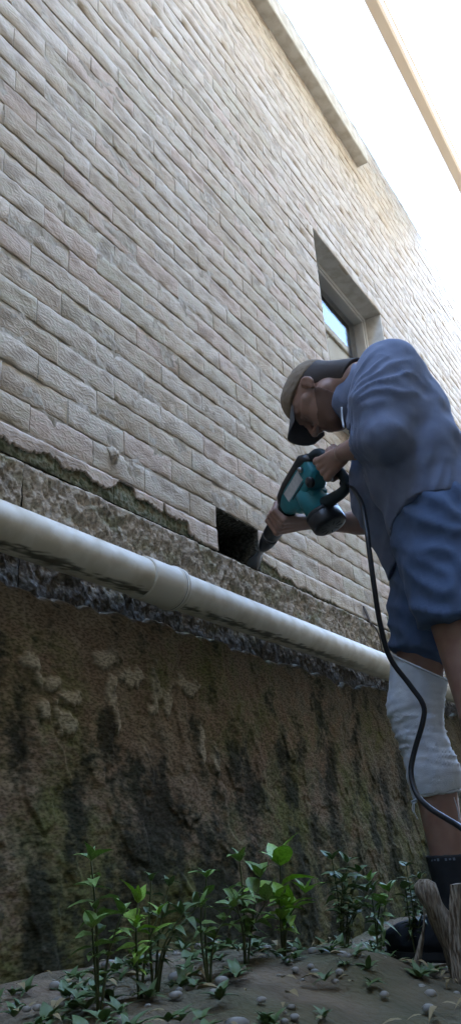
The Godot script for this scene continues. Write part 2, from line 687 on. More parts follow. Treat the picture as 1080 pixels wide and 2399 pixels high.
	# the paint skin that still clings to the lowest course, with its torn lower edge
	part(paint_skin(PAINT_EDGE, 5), "peeling_paint", M.painted_brick_1, house)
	part(paint_skin(PAINT_EDGE_2, 8), "peeling_paint", M.painted_brick_0, house)
	# hollow behind the knocked-out hole
	st = begin()
	var a := Vector3(1.75, 0.95, -0.95)
	var b2 := Vector3(2.85, 1.75, -0.2405)
	for f in [[Vector3(a.x, a.y, a.z), Vector3(b2.x, a.y, a.z), Vector3(b2.x, b2.y, a.z), Vector3(a.x, b2.y, a.z)], [Vector3(a.x, a.y, b2.z), Vector3(a.x, a.y, a.z), Vector3(a.x, b2.y, a.z), Vector3(a.x, b2.y, b2.z)], [Vector3(b2.x, a.y, a.z), Vector3(b2.x, a.y, b2.z), Vector3(b2.x, b2.y, b2.z), Vector3(b2.x, b2.y, a.z)], [Vector3(a.x, a.y, b2.z), Vector3(b2.x, a.y, b2.z), Vector3(b2.x, a.y, a.z), Vector3(a.x, a.y, a.z)], [Vector3(a.x, b2.y, a.z), Vector3(b2.x, b2.y, a.z), Vector3(b2.x, b2.y, b2.z), Vector3(a.x, b2.y, b2.z)]]:
		quad(st, f[0], f[1], f[2], f[3])
	part(done(st), "wall_cavity", M.hollow_brick, house)
	# broken brick lines the hole
	st = begin()
	box(st, Vector3(2.158, FIRST - 0.002, -0.239), Vector3(2.1635, 1.3905, -0.012), 0.001)
	box(st, Vector3(2.4565, FIRST - 0.002, -0.239), Vector3(2.462, 1.3905, -0.012), 0.001)
	box(st, Vector3(2.1638, 1.3865, -0.239), Vector3(2.4562, 1.3925, -0.012), 0.001)
	part(done(st), "hole_lining", M.bare_dark, house)
	# raw brick edges round the hole
	st = begin()
	var nz := noise(30.0, 3, 66)
	for side in 3:
		var rings := []
		for i in 26:
			var t := i / 25.0
			var w := 0.0055 + 0.007 * nz.get_noise_1d(i * 0.035 + side * 9.0) + 0.002 * (rng.randf() - 0.5)
			if side == 2:
				var x := lerpf(2.155, 2.465, t)
				rings.append(PackedVector3Array([Vector3(x, 1.3935, -0.12), Vector3(x, 1.3935, -0.004), Vector3(x, 1.391 - w, -0.006), Vector3(x, 1.389, -0.03 - 3.0 * w)]))
			else:
				var y := lerpf(FIRST - 0.01, 1.392, t)
				var x := 2.158 if side == 0 else 2.462
				var s := 1.0 if side == 0 else -1.0
				rings.append(PackedVector3Array([Vector3(x, y, -0.12), Vector3(x, y, -0.004), Vector3(x + s * w, y, -0.006), Vector3(x + s * 0.002, y, -0.03 - 3.0 * w)]))
		skin(st, rings)
	part(done(st), "broken_edge", M.bare_dark, house)
	# the rooms behind the window, and the rest of the building
	st = begin()
	box(st, Vector3(-3.0, 0.0, -7.0), Vector3(12.0, TOP - 0.02, -6.8))
	box(st, Vector3(-3.2, 0.0, -7.0), Vector3(-3.002, TOP - 0.02, -0.01))
	box(st, Vector3(12.002, 0.0, -7.0), Vector3(12.2, TOP - 0.02, -0.01))
	box(st, Vector3(-3.2, TOP + 0.002, -7.0), Vector3(12.2, TOP + 0.1, -0.03), 0.01)
	# the house turns the corner behind the lens and closes that end of the passage
	box(st, Vector3(-3.2, 0.0, 0.002), Vector3(-1.7, TOP - 0.02, 1.95), 0.01)
	part(done(st), "outer_wall", M.smooth_paint, house)
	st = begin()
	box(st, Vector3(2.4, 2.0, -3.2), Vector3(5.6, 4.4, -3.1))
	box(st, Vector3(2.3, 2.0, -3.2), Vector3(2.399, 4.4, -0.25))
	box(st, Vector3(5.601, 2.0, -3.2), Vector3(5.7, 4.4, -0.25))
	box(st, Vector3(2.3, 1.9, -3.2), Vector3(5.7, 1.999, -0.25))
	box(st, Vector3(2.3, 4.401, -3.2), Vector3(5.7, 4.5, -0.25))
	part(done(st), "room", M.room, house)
	build_window(house)
	# projecting band near the top of the wall
	st = begin()
	box(st, Vector3(1.9, 4.90, -0.02), Vector3(4.44, 5.06, 0.085), 0.006)
	part(done(st), "ledge", M.smooth_paint, house)
	# eaves: white sheeting out to a gutter
	var eave := Node3D.new()
	eave.name = "eaves"
	house.add_child(eave, true)
	part(box_mesh(Vector3(-3.0, 5.412, -0.02), Vector3(5.90, 5.418, 0.468)), "sheeting", M.sheeting, eave)
	st = begin()
	var prof := [Vector2(0.47, 5.405), Vector2(0.476, 5.398), Vector2(0.54, 5.398), Vector2(0.556, 5.412), Vector2(0.562, 5.49), Vector2(0.572, 5.496), Vector2(0.572, 5.502), Vector2(0.556, 5.502), Vector2(0.55, 5.42), Vector2(0.536, 5.404), Vector2(0.478, 5.404), Vector2(0.478, 5.5), Vector2(0.47, 5.5)]
	var r0 := PackedVector3Array()
	var r1 := PackedVector3Array()
	for p in prof:
		r0.append(Vector3(-3.0, p.y, p.x))
		r1.append(Vector3(5.94, p.y, p.x))
	skin(st, [r0, r1], false)
	part(done(st), "gutter", M.gutter, eave)
	part(box_mesh(Vector3(5.905, 5.40, -0.02), Vector3(5.938, 5.47, 0.466), 0.004), "barge_board", M.sheeting, eave)
	# stone foundation
	build_foundation(house)


func paint_skin(edge: Array, seed_: int) -> ArrayMesh:
	var n := noise(60.0, 3, seed_)
	var n2 := noise(14.0, 4, seed_ + 3)
	var x0: float = edge[0][0]
	var x1: float = edge[edge.size() - 1][0]
	var count := int((x1 - x0) / 0.004)
	var st := begin(true)
	var k := 0
	var cols := []
	for i in count + 1:
		var x := lerpf(x0, x1, float(i) / count)
		while k < edge.size() - 2 and edge[k + 1][0] < x:
			k += 1
		var t: float = clampf((x - edge[k][0]) / (edge[k + 1][0] - edge[k][0]), 0.0, 1.0)
		var y: float = lerpf(edge[k][1], edge[k + 1][1], t) + n.get_noise_1d(x) * 0.012 + n.get_noise_1d(x * 3.1 + 40.0) * 0.005
		y = clampf(y, FIRST + 0.001, FIRST + COURSE - 0.004)
		var col := PackedVector3Array()
		var hi := FIRST + COURSE - 0.003
		for j in 7:
			var yy := lerpf(y, hi, j / 6.0)
			var z := 0.0032 + n2.get_noise_2d(x, yy) * 0.003 + (0.0016 if j == 0 else 0.0) - (0.003 if j == 6 else 0.0)
			if fposmod(x + 0.07, 0.24) < 0.006:
				z -= 0.003
			col.append(Vector3(x, yy, z))
		col.append(Vector3(x, hi, -0.012))
		col.insert(0, Vector3(x, y + 0.001, -0.004))
		cols.append(col)
	for i in cols.size() - 1:
		for j in cols[i].size() - 1:
			quad(st, cols[i][j], cols[i + 1][j], cols[i + 1][j + 1], cols[i][j + 1])
	return done(st)


func build_window(house: Node3D) -> void:
	var w := Node3D.new()
	w.name = "window"
	house.add_child(w, true)
	var x0 := 3.39
	var x1 := 4.41
	var y0 := 2.3
	var y1 := 3.56
	# smooth painted reveals
	var st := begin()
	box(st, Vector3(x0 - 0.004, y1 - 0.006, -0.235), Vector3(x1 + 0.004, y1 + 0.008, -0.003), 0.002)
	box(st, Vector3(x0 - 0.008, y0, -0.235), Vector3(x0 + 0.006, y1 - 0.0065, -0.004), 0.002)
	box(st, Vector3(x1 - 0.006, y0, -0.235), Vector3(x1 + 0.008, y1 - 0.0065, -0.003), 0.002)
	part(done(st), "reveal", M.smooth_paint, w)
	st = begin()
	box(st, Vector3(x0 - 0.04, y0 - 0.06, -0.235), Vector3(x1 + 0.04, y0 - 0.001, 0.05), 0.006)
	part(done(st), "sill", M.smooth_paint, w)
	# a slim stepped frame close to the pane
	for step in [[0.0, 0.022, -0.112, -0.20, "frame"], [0.0224, 0.036, -0.122, -0.19, "sash"]]:
		st = begin()
		var a: float = step[0] + 0.0062
		var b: float = step[1] + 0.0062
		box(st, Vector3(x0 + a, y1 - b, step[3]), Vector3(x1 - a, y1 - a, step[2]), 0.003)
		box(st, Vector3(x0 + a, y0 + a, step[3]), Vector3(x1 - a, y0 + b, step[2]), 0.003)
		box(st, Vector3(x0 + a, y0 + b + 0.0004, step[3]), Vector3(x0 + b, y1 - b - 0.0004, step[2]), 0.003)
		box(st, Vector3(x1 - b, y0 + b + 0.0004, step[3]), Vector3(x1 - a, y1 - b - 0.0004, step[2]), 0.003)
		part(done(st), step[4], M.frame_paint, w)
	part(box_mesh(Vector3(x0 + 0.04, y0 + 0.04, -0.136), Vector3(x1 - 0.04, y1 - 0.04, -0.131)), "pane", M.glass, w)


func build_foundation(house: Node3D) -> void:
	var base := Node3D.new()
	base.name = "stone_foundation"
	house.add_child(base, true)
	# squared stones with pick marks, under the brickwork
	var coarse := noise(4.0, 3, 12)
	var pick := noise(38.0, 3, 13)
	var thread := noise(22.0, 4, 14, FastNoiseLite.FRACTAL_RIDGED)
	var stain := noise(6.0, 4, 15)
	var joints := [-1.43, -0.75, -0.08, 0.60, 1.262, 1.93, 2.62, 3.30, 3.97, 4.66, 5.4, 6.2, 7.1, 8.2, 9.5, 12.0]
	var y0 := 0.74
	var y1 := FIRST - 0.002
	for i in joints.size() - 1:
		var x0: float = joints[i]
		var x1: float = joints[i + 1]
		var near := x0 > 0.3 and x1 < 5.0
		var height := func(x: float, y: float) -> float:
			var e: float = minf(minf(x - x0, x1 - x), minf(y1 - y, 0.2))
			var edge := clampf(e / 0.016, 0.0, 1.0)
			var z := 0.018 + coarse.get_noise_2d(x, y) * 0.012
			z += (pick.get_noise_2d(x * 0.95, y * 0.5) * 0.012 + pick.get_noise_2d(x * 1.6, y * 1.9) * 0.005) * lerpf(0.6, 1.0, clampf((y - 0.9) / 0.1, 0.0, 1.0))
			return z * (0.35 + 0.65 * edge) - (1.0 - edge) * 0.006
		var tint := func(x: float, y: float, z: float) -> Color:
			var c := Color(0.36, 0.295, 0.225).lerp(Color(0.47, 0.40, 0.315), clampf(0.5 + pick.get_noise_2d(x * 1.3, y * 0.9) * 0.9, 0.0, 1.0))
			c = c.lerp(Color(0.22, 0.185, 0.145), clampf(stain.get_noise_2d(x, y) * 1.6, 0.0, 0.8))
			c = c.lerp(Color(0.24, 0.235, 0.145), clampf(stain.get_noise_2d(x + 7.0, y * 2.0) * 1.3, 0.0, 0.7))
			# damp dark stone with pale lime threads lower down
			var low := clampf((0.99 - y) / 0.05 + stain.get_noise_2d(x * 2.0, y) * 1.5, 0.0, 1.0)
			c = c.lerp(Color(0.075, 0.062, 0.050), low * 0.85)
			var lime := clampf((thread.get_noise_2d(x, y) - 0.45) * 4.0, 0.0, 1.0) * low
			return c.lerp(Color(0.36, 0.33, 0.29), lime * 0.7 * clampf((2.0 - x) * 2.0, 0.15, 1.0))
		var res := 0.0058 if near else 0.03
		var mesh := field_sheet(x0 + 0.002, x1 - 0.002, y0, y1, int((x1 - x0) / res), int((y1 - y0) / res), height, tint)
		part(mesh, "stone_block", M.stone, base)
	# top bed of the stones and the mass behind them
	var st := begin()
	box(st, Vector3(-3.0, 0.0, -0.24), Vector3(12.0, FIRST - 0.004, -0.008))
	part(done(st), "core", M.bare_dark, base)
	# stone tops inside the hole and along the ledge
	st = begin(true)
	for i in joints.size() - 1:
		var x := float(joints[i]) + 0.002
		while x < joints[i + 1] - 0.003:
			var x2 := minf(x + 0.02, joints[i + 1] - 0.002)
			quad(st, Vector3(x, y1, 0.006), Vector3(x2, y1, 0.006), Vector3(x2, y1 + 0.0008, -0.1), Vector3(x, y1 + 0.0008, -0.1))
			x = x2
	part(done(st), "stone_ledge", M.bare_dark, base)
	# the lower footing: old render over rubble, flaking, mossy
	var m1 := noise(1.7, 4, 61)
	var m2 := noise(9.0, 4, 62)
	var m3 := noise(42.0, 3, 63)
	var streak := noise(1.0, 4, 64)
	var plates := noise(5.5, 3, 65)
	# pale flakes of old render that still cling: x, y, half width, half height
	var flakes := [[1.32, 0.655, 0.045, 0.022], [1.385, 0.635, 0.05, 0.02], [1.30, 0.60, 0.022, 0.025], [1.375, 0.575, 0.04, 0.035], [1.54, 0.665, 0.018, 0.055], [1.62, 0.71, 0.06, 0.03], [1.72, 0.69, 0.03, 0.06], [1.78, 0.66, 0.025, 0.05], [1.52, 0.745, 0.05, 0.03], [1.87, 0.72, 0.06, 0.028], [1.93, 0.57, 0.02, 0.06], [1.56, 0.585, 0.014, 0.04], [2.0, 0.52, 0.018, 0.05], [1.26, 0.70, 0.03, 0.02]]
	var plate := func(x: float, y: float) -> float:
		var best := 0.0
		var wob := m2.get_noise_2d(x * 1.6, y * 1.6) * 0.75 + m3.get_noise_2d(x, y) * 0.35
		for f in flakes:
			var dx: float = (x - f[0]) / f[2]
			var dy: float = (y - f[1]) / f[3]
			if absf(dx) < 2.0 and absf(dy) < 2.0:
				best = maxf(best, clampf((1.0 + wob - sqrt(dx * dx + dy * dy)) * 4.0, 0.0, 1.0))
		return best
	var top_edge := func(x: float) -> float:
		return 0.858 + streak.get_noise_1d(x * 2.2) * 0.035 + m2.get_noise_1d(x) * 0.018
	var height := func(x: float, y: float) -> float:
		var z := 0.05 + m1.get_noise_2d(x, y) * 0.012 + m2.get_noise_2d(x * 0.8, y * 0.9) * 0.004 + m3.get_noise_2d(x * 0.5, y * 1.1) * 0.0020
		z += clampf((plates.get_noise_2d(x, y * 0.7) - 0.12) * 14.0, 0.0, 1.0) * 0.0045
		z += plate.call(x, y) * 0.007
		z += clampf((0.45 - y) / 0.45, 0.0, 1.0) * 0.03
		var over: float = clampf((y - top_edge.call(x)) / 0.035, 0.0, 1.0)
		return z - over * over * 0.085
	var tint := func(x: float, y: float, z: float) -> Color:
		var fine := m3.get_noise_2d(x * 0.7, y * 1.5)
		var mid := m2.get_noise_2d(x + 3.0, y)
		var big := m1.get_noise_2d(x * 1.2 + 11.0, y * 1.2)
		var c := Color(0.19, 0.137, 0.092).lerp(Color(0.255, 0.197, 0.136), clampf(0.5 + mid * 1.3, 0.0, 1.0))
		c = c.lerp(Color(0.145, 0.128, 0.096), clampf((x - 2.0) * 0.7 + mid, 0.0, 0.85))
		var on: float = plate.call(x, y)
		c = c.lerp(Color(0.40, 0.34, 0.25), on * 0.85)
		# green growth, thicker towards the wet foot of the wall, broken up by the grain
		var moss := clampf(0.98 - y * 1.3 + big * 1.1 + mid * 0.55 + fine * 0.55, 0.0, 1.0)
		c = c.lerp(Color(0.118, 0.122, 0.042), moss * 0.9 * (1.0 - on * 0.5))
		# black algae in blotches and runs
		var algae := clampf((streak.get_noise_2d(x * 5.0 + 20.0, y * 2.2) * 1.2 + 0.6 * mid + fine * 0.5 + 0.52 - y * 0.98) * 1.8, 0.0, 1.0)
		c = c.lerp(Color(0.032, 0.033, 0.026), algae * 0.88)
		c = c.lerp(Color(0.15, 0.135, 0.11), clampf((fine - 0.5) * 2.0, 0.0, 0.35))
		return c
	part(field_sheet(0.4, 5.0, -0.03, 0.93, 900, 190, height, tint), "rendered_footing", M.render, house)
	part(field_sheet(-3.0, 0.4, -0.03, 0.93, 110, 30, height, tint), "rendered_footing", M.render, house)
	part(field_sheet(5.0, 12.0, -0.03, 0.93, 230, 30, height, tint), "rendered_footing", M.render, house)


func build_neighbour() -> void:
	var n := thing("neighbouring_house", "cream rendered house across the passage, mirrored in the window", "house")
	part(box_mesh(Vector3(-4.0, -0.1, 2.0), Vector3(16.0, 7.02, 6.0)), "wall", M.cream_wall, n)
	part(box_mesh(Vector3(-4.05, 7.022, 1.955), Vector3(16.05, 7.14, 6.05), 0.01), "coping", M.cream_wall, n)


func build_pipe() -> void:
	var t := thing("drain_pipe", "long white plastic drain pipe running along the stone foundation", "pipe")
	var y := 0.968
	var z := 0.105
	var r := 0.0545
	var n := noise(9.0, 4, 81)
	var n2 := noise(45.0, 3, 82)
	# grime grows on the underside in streaks: matter, with its own outline
	var grime := func(x: float, a: float) -> Color:
		var c := Color(1, 1, 1)
		var under := clampf(1.0 - absf(wrapf(a - 3.52, -PI, PI)) / 0.40, 0.0, 1.0)
		var k := clampf((under * 1.7 + n2.get_noise_2d(x * 0.55, a * 0.5) * 1.3 + n.get_noise_2d(x * 0.6, 3.0) * 0.9 - 0.78) * 2.6, 0.0, 1.0) * (1.0 if under > 0.0 else 0.0)
		if x > 2.6:
			k *= clampf((3.3 - x) * 1.4, 0.0, 1.0)
		return c.lerp(Color(0.10, 0.095, 0.08), k * 0.9)
	var make := func(x0: float, x1: float, rr: float, step: float) -> ArrayMesh:
		var st := begin(true)
		var cols := int(ceil((x1 - x0) / step))
		var sides := 72
		for i in cols:
			for j in sides:
				var q := []
				for k in [[0, 0], [0, 1], [1, 1], [1, 0]]:
					q.append([lerpf(x0, x1, float(i + k[0]) / cols), TAU * (j + k[1]) / sides])
				for k in [0, 1, 2, 0, 2, 3]:
					var x: float = q[k][0]
					var a: float = q[k][1]
					st.set_color(grime.call(x, a))
					st.add_vertex(Vector3(x, y + cos(a) * rr, z - sin(a) * rr))
		return done(st)
	part(make.call(-3.0, 1.655, r, 0.02), "pipe_section", M.pipe, t)
	part(make.call(1.655, 12.0, r, 0.02), "pipe_section", M.pipe, t)
	var st := begin(true)
	lathe(st, Vector3(1.595, y, z), Vector3(1, 0, 0), [[0.0, r + 0.0005], [0.001, r + 0.004], [0.004, r + 0.005], [0.125, r + 0.005], [0.128, r + 0.006], [0.131, r + 0.0095], [0.139, r + 0.0095], [0.142, r + 0.0055], [0.146, r + 0.0053], [0.148, r + 0.0085], [0.154, r + 0.0085], [0.157, r + 0.006], [0.158, r + 0.0005]], 56)
	var joint := part(done(st), "coupling", M.pipe_plain, t)
	st = begin(true)
	lathe(st, Vector3(1.7275, y, z), Vector3(1, 0, 0), [[0.0, r + 0.0072], [0.0, r + 0.0099], [0.003, r + 0.0099], [0.003, r + 0.0072]], 48)
	part(done(st), "rubber_ring", M.gasket, joint)
	# brackets that tie the pipe to the stones
	for x in [0.2, 2.62, 5.1]:
		st = begin()
		for s in 18:
			var a0 := TAU * s / 18.0
			var a1 := TAU * (s + 1) / 18.0
			var p := func(a: float, rr: float, xx: float) -> Vector3: return Vector3(xx, y + cos(a) * rr, z - sin(a) * rr)
			if cos((a0 + a1) / 2.0) < 0.2:
				quad(st, p.call(a0, r + 0.002, x), p.call(a1, r + 0.002, x), p.call(a1, r + 0.002, x + 0.02), p.call(a0, r + 0.002, x + 0.02))
		box(st, Vector3(x, y - r - 0.012, -0.01), Vector3(x + 0.02, y - r - 0.006, z), 0.001)
		if x != 2.62:
			part(done(st), "bracket", M.gasket, t)


# ---------------------------------------------------------------- distance fields meshed as surface nets

var go: Vector3
var gc: float
var gx: int
var gy: int
var gz: int
var gv: PackedFloat32Array


func grid(lo: Vector3, hi: Vector3, cell: float) -> void:
	go = lo
	gc = cell
	gx = int(ceil((hi.x - lo.x) / cell)) + 1
	gy = int(ceil((hi.y - lo.y) / cell)) + 1
	gz = int(ceil((hi.z - lo.z) / cell)) + 1
	gv = PackedFloat32Array()
	gv.resize(gx * gy * gz)
	gv.fill(0.3)


# a tapered capsule, blended in over k
func cap(a: Vector3, b: Vector3, ra: float, rb: float, k: float) -> void:
	var r := maxf(ra, rb) + k + 2.5 * gc
	var lo := (a.min(b) - Vector3(r, r, r) - go) / gc
	var hi := (a.max(b) + Vector3(r, r, r) - go) / gc
	var i0 := maxi(0, int(lo.x)); var i1 := mini(gx - 1, int(hi.x) + 1)
	var j0 := maxi(0, int(lo.y)); var j1 := mini(gy - 1, int(hi.y) + 1)
	var k0 := maxi(0, int(lo.z)); var k1 := mini(gz - 1, int(hi.z) + 1)
	var ba := b - a
	var inv := 1.0 / maxf(ba.length_squared(), 1e-9)
	var dr := rb - ra
	for kk in range(k0, k1 + 1):
		for jj in range(j0, j1 + 1):
			var at := (kk * gy + jj) * gx
			var p := Vector3(go.x + i0 * gc, go.y + jj * gc, go.z + kk * gc) - a
			for ii in range(i0, i1 + 1):
				var t := clampf(p.dot(ba) * inv, 0.0, 1.0)
				var d := (p - ba * t).length() - ra - dr * t
				var o := gv[at + ii]
				var h := k - absf(o - d)
				if h > 0.0:
					gv[at + ii] = minf(o, d) - h * h / (4.0 * k)
				elif d < o:
					gv[at + ii] = d
				p.x += gc


# an ellipsoid in a turned frame, blended in over k; a negative k cuts it away, blended over -k
func egg(c: Vector3, f: Basis, rad: Vector3, k: float) -> void:
	var r := maxf(rad.x, maxf(rad.y, rad.z)) + absf(k) + 2.5 * gc
	var lo := (c - Vector3(r, r, r) - go) / gc
	var hi := (c + Vector3(r, r, r) - go) / gc
	var i0 := maxi(0, int(lo.x)); var i1 := mini(gx - 1, int(hi.x) + 1)
	var j0 := maxi(0, int(lo.y)); var j1 := mini(gy - 1, int(hi.y) + 1)
	var k0 := maxi(0, int(lo.z)); var k1 := mini(gz - 1, int(hi.z) + 1)
	var inv := f.transposed()
	var a := Vector3.ONE / rad
	var b := a * a
	var cut := k < 0.0
	k = absf(k)
	for kk in range(k0, k1 + 1):
		for jj in range(j0, j1 + 1):
			var at := (kk * gy + jj) * gx
			for ii in range(i0, i1 + 1):
				var q := inv * (go + Vector3(ii, jj, kk) * gc - c)
				var s := (q * a).length()
				var d := s * (s - 1.0) / maxf((q * b).length(), 1e-6)
				var o := gv[at + ii]
				if cut:
					var h := k - absf(o + d)
					gv[at + ii] = maxf(o, -d) + (h * h / (4.0 * k) if h > 0.0 else 0.0)
				else:
					var h := k - absf(o - d)
					gv[at + ii] = minf(o, d) - (h * h / (4.0 * k) if h > 0.0 else 0.0)


# keeps what lies where keep(p) is negative (distance-like)
func clip(keep: Callable) -> void:
	for kk in gz:
		for jj in gy:
			var at := (kk * gy + jj) * gx
			for ii in gx:
				if gv[at + ii] < 0.06:
					gv[at + ii] = maxf(gv[at + ii], keep.call(go + Vector3(ii, jj, kk) * gc))


# adds the meshed field to out (vertices, indices), moved by -base; bend shifts each point along its normal
func nets(out: Dictionary, base: Vector3, bend = null) -> void:
	var v := PackedVector3Array()
	var idx := PackedInt32Array()
	var cell := {}
	var sx := 1
	var sy := gx
	var sz := gx * gy
	var far := gc * 2.2
	var corner := [0, sx, sy, sx + sy, sz, sx + sz, sy + sz, sx + sy + sz]
	var offs := [Vector3(0, 0, 0), Vector3(1, 0, 0), Vector3(0, 1, 0), Vector3(1, 1, 0), Vector3(0, 0, 1), Vector3(1, 0, 1), Vector3(0, 1, 1), Vector3(1, 1, 1)]
	var edges := [[0, 1], [2, 3], [4, 5], [6, 7], [0, 2], [1, 3], [4, 6], [5, 7], [0, 4], [1, 5], [2, 6], [3, 7]]
	for kk in gz - 1:
		for jj in gy - 1:
			var row := kk * sz + jj * sy
			for ii in gx - 1:
				var at := row + ii
				var v0 := gv[at]
				if v0 > far or v0 < -far:
					continue
				var mask := 0
				for c in 8:
					if gv[at + corner[c]] < 0.0:
						mask |= 1 << c
				if mask == 0 or mask == 255:
					continue
				var sum := Vector3.ZERO
				var n := 0
				for e in edges:
					var a: float = gv[at + corner[e[0]]]
					var b: float = gv[at + corner[e[1]]]
					if (a < 0.0) != (b < 0.0):
						sum += offs[e[0]].lerp(offs[e[1]], a / (a - b))
						n += 1
				cell[at] = v.size()
				v.append(go + (Vector3(ii, jj, kk) + sum / n) * gc)
	for at in cell:
		var a0 := gv[at] < 0.0
		for ax in 3:
			var d: int = [sx, sy, sz][ax]
			var e: int = [sy, sz, sx][ax]
			var f: int = [sz, sx, sy][ax]
			if (gv[at + d] < 0.0) == a0:
				continue
			if not (cell.has(at - e) and cell.has(at - f) and cell.has(at - e - f)):
				continue
			var q0: int = cell[at]
			var q1: int = cell[at - e]
			var q2: int = cell[at - e - f]
			var q3: int = cell[at - f]
			if a0:
				idx.append_array([q0, q2, q1, q0, q3, q2])
			else:
				idx.append_array([q0, q1, q2, q0, q2, q3])
	for pass_ in 2:
		var n := PackedVector3Array()
		n.resize(v.size())
		for i in range(0, idx.size(), 3):
			var a := v[idx[i]]
			var fn := (v[idx[i + 2]] - a).cross(v[idx[i + 1]] - a)
			n[idx[i]] += fn
			n[idx[i + 1]] += fn
			n[idx[i + 2]] += fn
		for i in n.size():
			n[i] = n[i].normalized()
		if pass_ == 0 and bend != null:
			for i in v.size():
				v[i] += n[i] * bend.call(v[i], n[i])
		else:
			var start: int = out.v.size()
			for i in v.size():
				out.v.append(v[i] - base)
			out.n.append_array(n)
			for i in idx:
				out.i.append(i + start)
			return


func fresh() -> Dictionary:
	return {"v": PackedVector3Array(), "n": PackedVector3Array(), "i": PackedInt32Array()}


func meshed(o: Dictionary) -> ArrayMesh:
	var arrays := []
	arrays.resize(Mesh.ARRAY_MAX)
	arrays[Mesh.ARRAY_VERTEX] = o.v
	arrays[Mesh.ARRAY_NORMAL] = o.n
	arrays[Mesh.ARRAY_INDEX] = o.i
	var mesh := ArrayMesh.new()
	mesh.add_surface_from_arrays(Mesh.PRIMITIVE_TRIANGLES, arrays)
	return mesh


# ---------------------------------------------------------------- the person and the rotary hammer

# the tool's frame: it points along TB, its motor hangs along TM, TX is the side that faces the lens
const TO := Vector3(2.08, 1.3904, 0.4333)
const TB := Vector3(0.5673, -0.2827, -0.7735)
const TM := Vector3(0.0902, -0.9123, 0.3995)
const TX := Vector3(-0.8185, -0.2964, -0.4921)

const HIP_R := Vector3(2.14, 1.0, 0.735)
const HIP_L := Vector3(1.955, 0.985, 0.81)
const KNEE_R := Vector3(2.13, 0.605, 0.622)
const KNEE_L := Vector3(1.92, 0.522, 0.863)
const ANK_R := Vector3(2.13, 0.11, 0.655)
const ANK_L := Vector3(1.90, 0.11, 0.94)
const SHO_L := Vector3(1.90, 1.50, 0.77)
const SHO_R := Vector3(2.225, 1.49, 0.64)
const ELB_L := Vector3(1.805, 1.252, 0.768)
const WRI_L := Vector3(1.945, 1.325, 0.588)
const ELB_R := Vector3(2.36, 1.245, 0.538)
const WRI_R := Vector3(2.30, 1.285, 0.318)
const FAN := Vector3(1.86, 1.355, 0.672)
const NECK := Vector3(2.08, 1.585, 0.655)
const HEAD := Vector3(2.08, 1.62, 0.48)


func hand(wrist: Vector3, c: Vector3, g: Vector3, p: Vector3, q: Vector3, rg: float) -> void:
	# a hand closed on a bar: g runs along the bar towards the index finger, p points from the bar to the palm, q from palm to knuckles
	var at := func(deg: float, r: float, along: float) -> Vector3:
		return c + g * along + (p * cos(deg_to_rad(deg)) + q * sin(deg_to_rad(deg))) * r
	var len_ := [0.96, 1.04, 1.0, 0.86]
	var heel: Vector3 = at.call(-18.0, rg + 0.020, -0.012)
	for f in 4:
		var a := (1.5 - f) * 0.0205
		var s: float = len_[f]
		var mcp: Vector3 = at.call(62.0, rg + 0.021, a * 1.08)
		var pip: Vector3 = at.call(62.0 + 66.0 * s, rg + 0.0145, a)
		var dip: Vector3 = at.call(62.0 + 120.0 * s, rg + 0.0105, a * 0.95)
		var tip: Vector3 = at.call(62.0 + 165.0 * s, rg + 0.0095, a * 0.92)
		cap(wrist.lerp(heel, 0.35) + g * a * 0.5, mcp, 0.015, 0.0118, 0.007)
		cap(mcp, mcp + (pip - mcp) * 0.05, 0.0140, 0.0135, 0.004)
		cap(mcp, pip, 0.0118, 0.0100, 0.004)
		cap(pip, dip, 0.0100, 0.0089, 0.003)
		cap(dip, tip, 0.0089, 0.0076, 0.003)
	cap(wrist, heel, 0.023, 0.022, 0.014)
	var web: Vector3 = at.call(-30.0, rg + 0.018, 0.026)
	var t1: Vector3 = at.call(-78.0, rg + 0.015, 0.043)
	var t2: Vector3 = at.call(-132.0, rg + 0.0115, 0.045)
	cap(heel, web, 0.020, 0.0150, 0.012)
	cap(web, t1, 0.0138, 0.0112, 0.006)
	cap(t1, t2, 0.0112, 0.0086, 0.003)


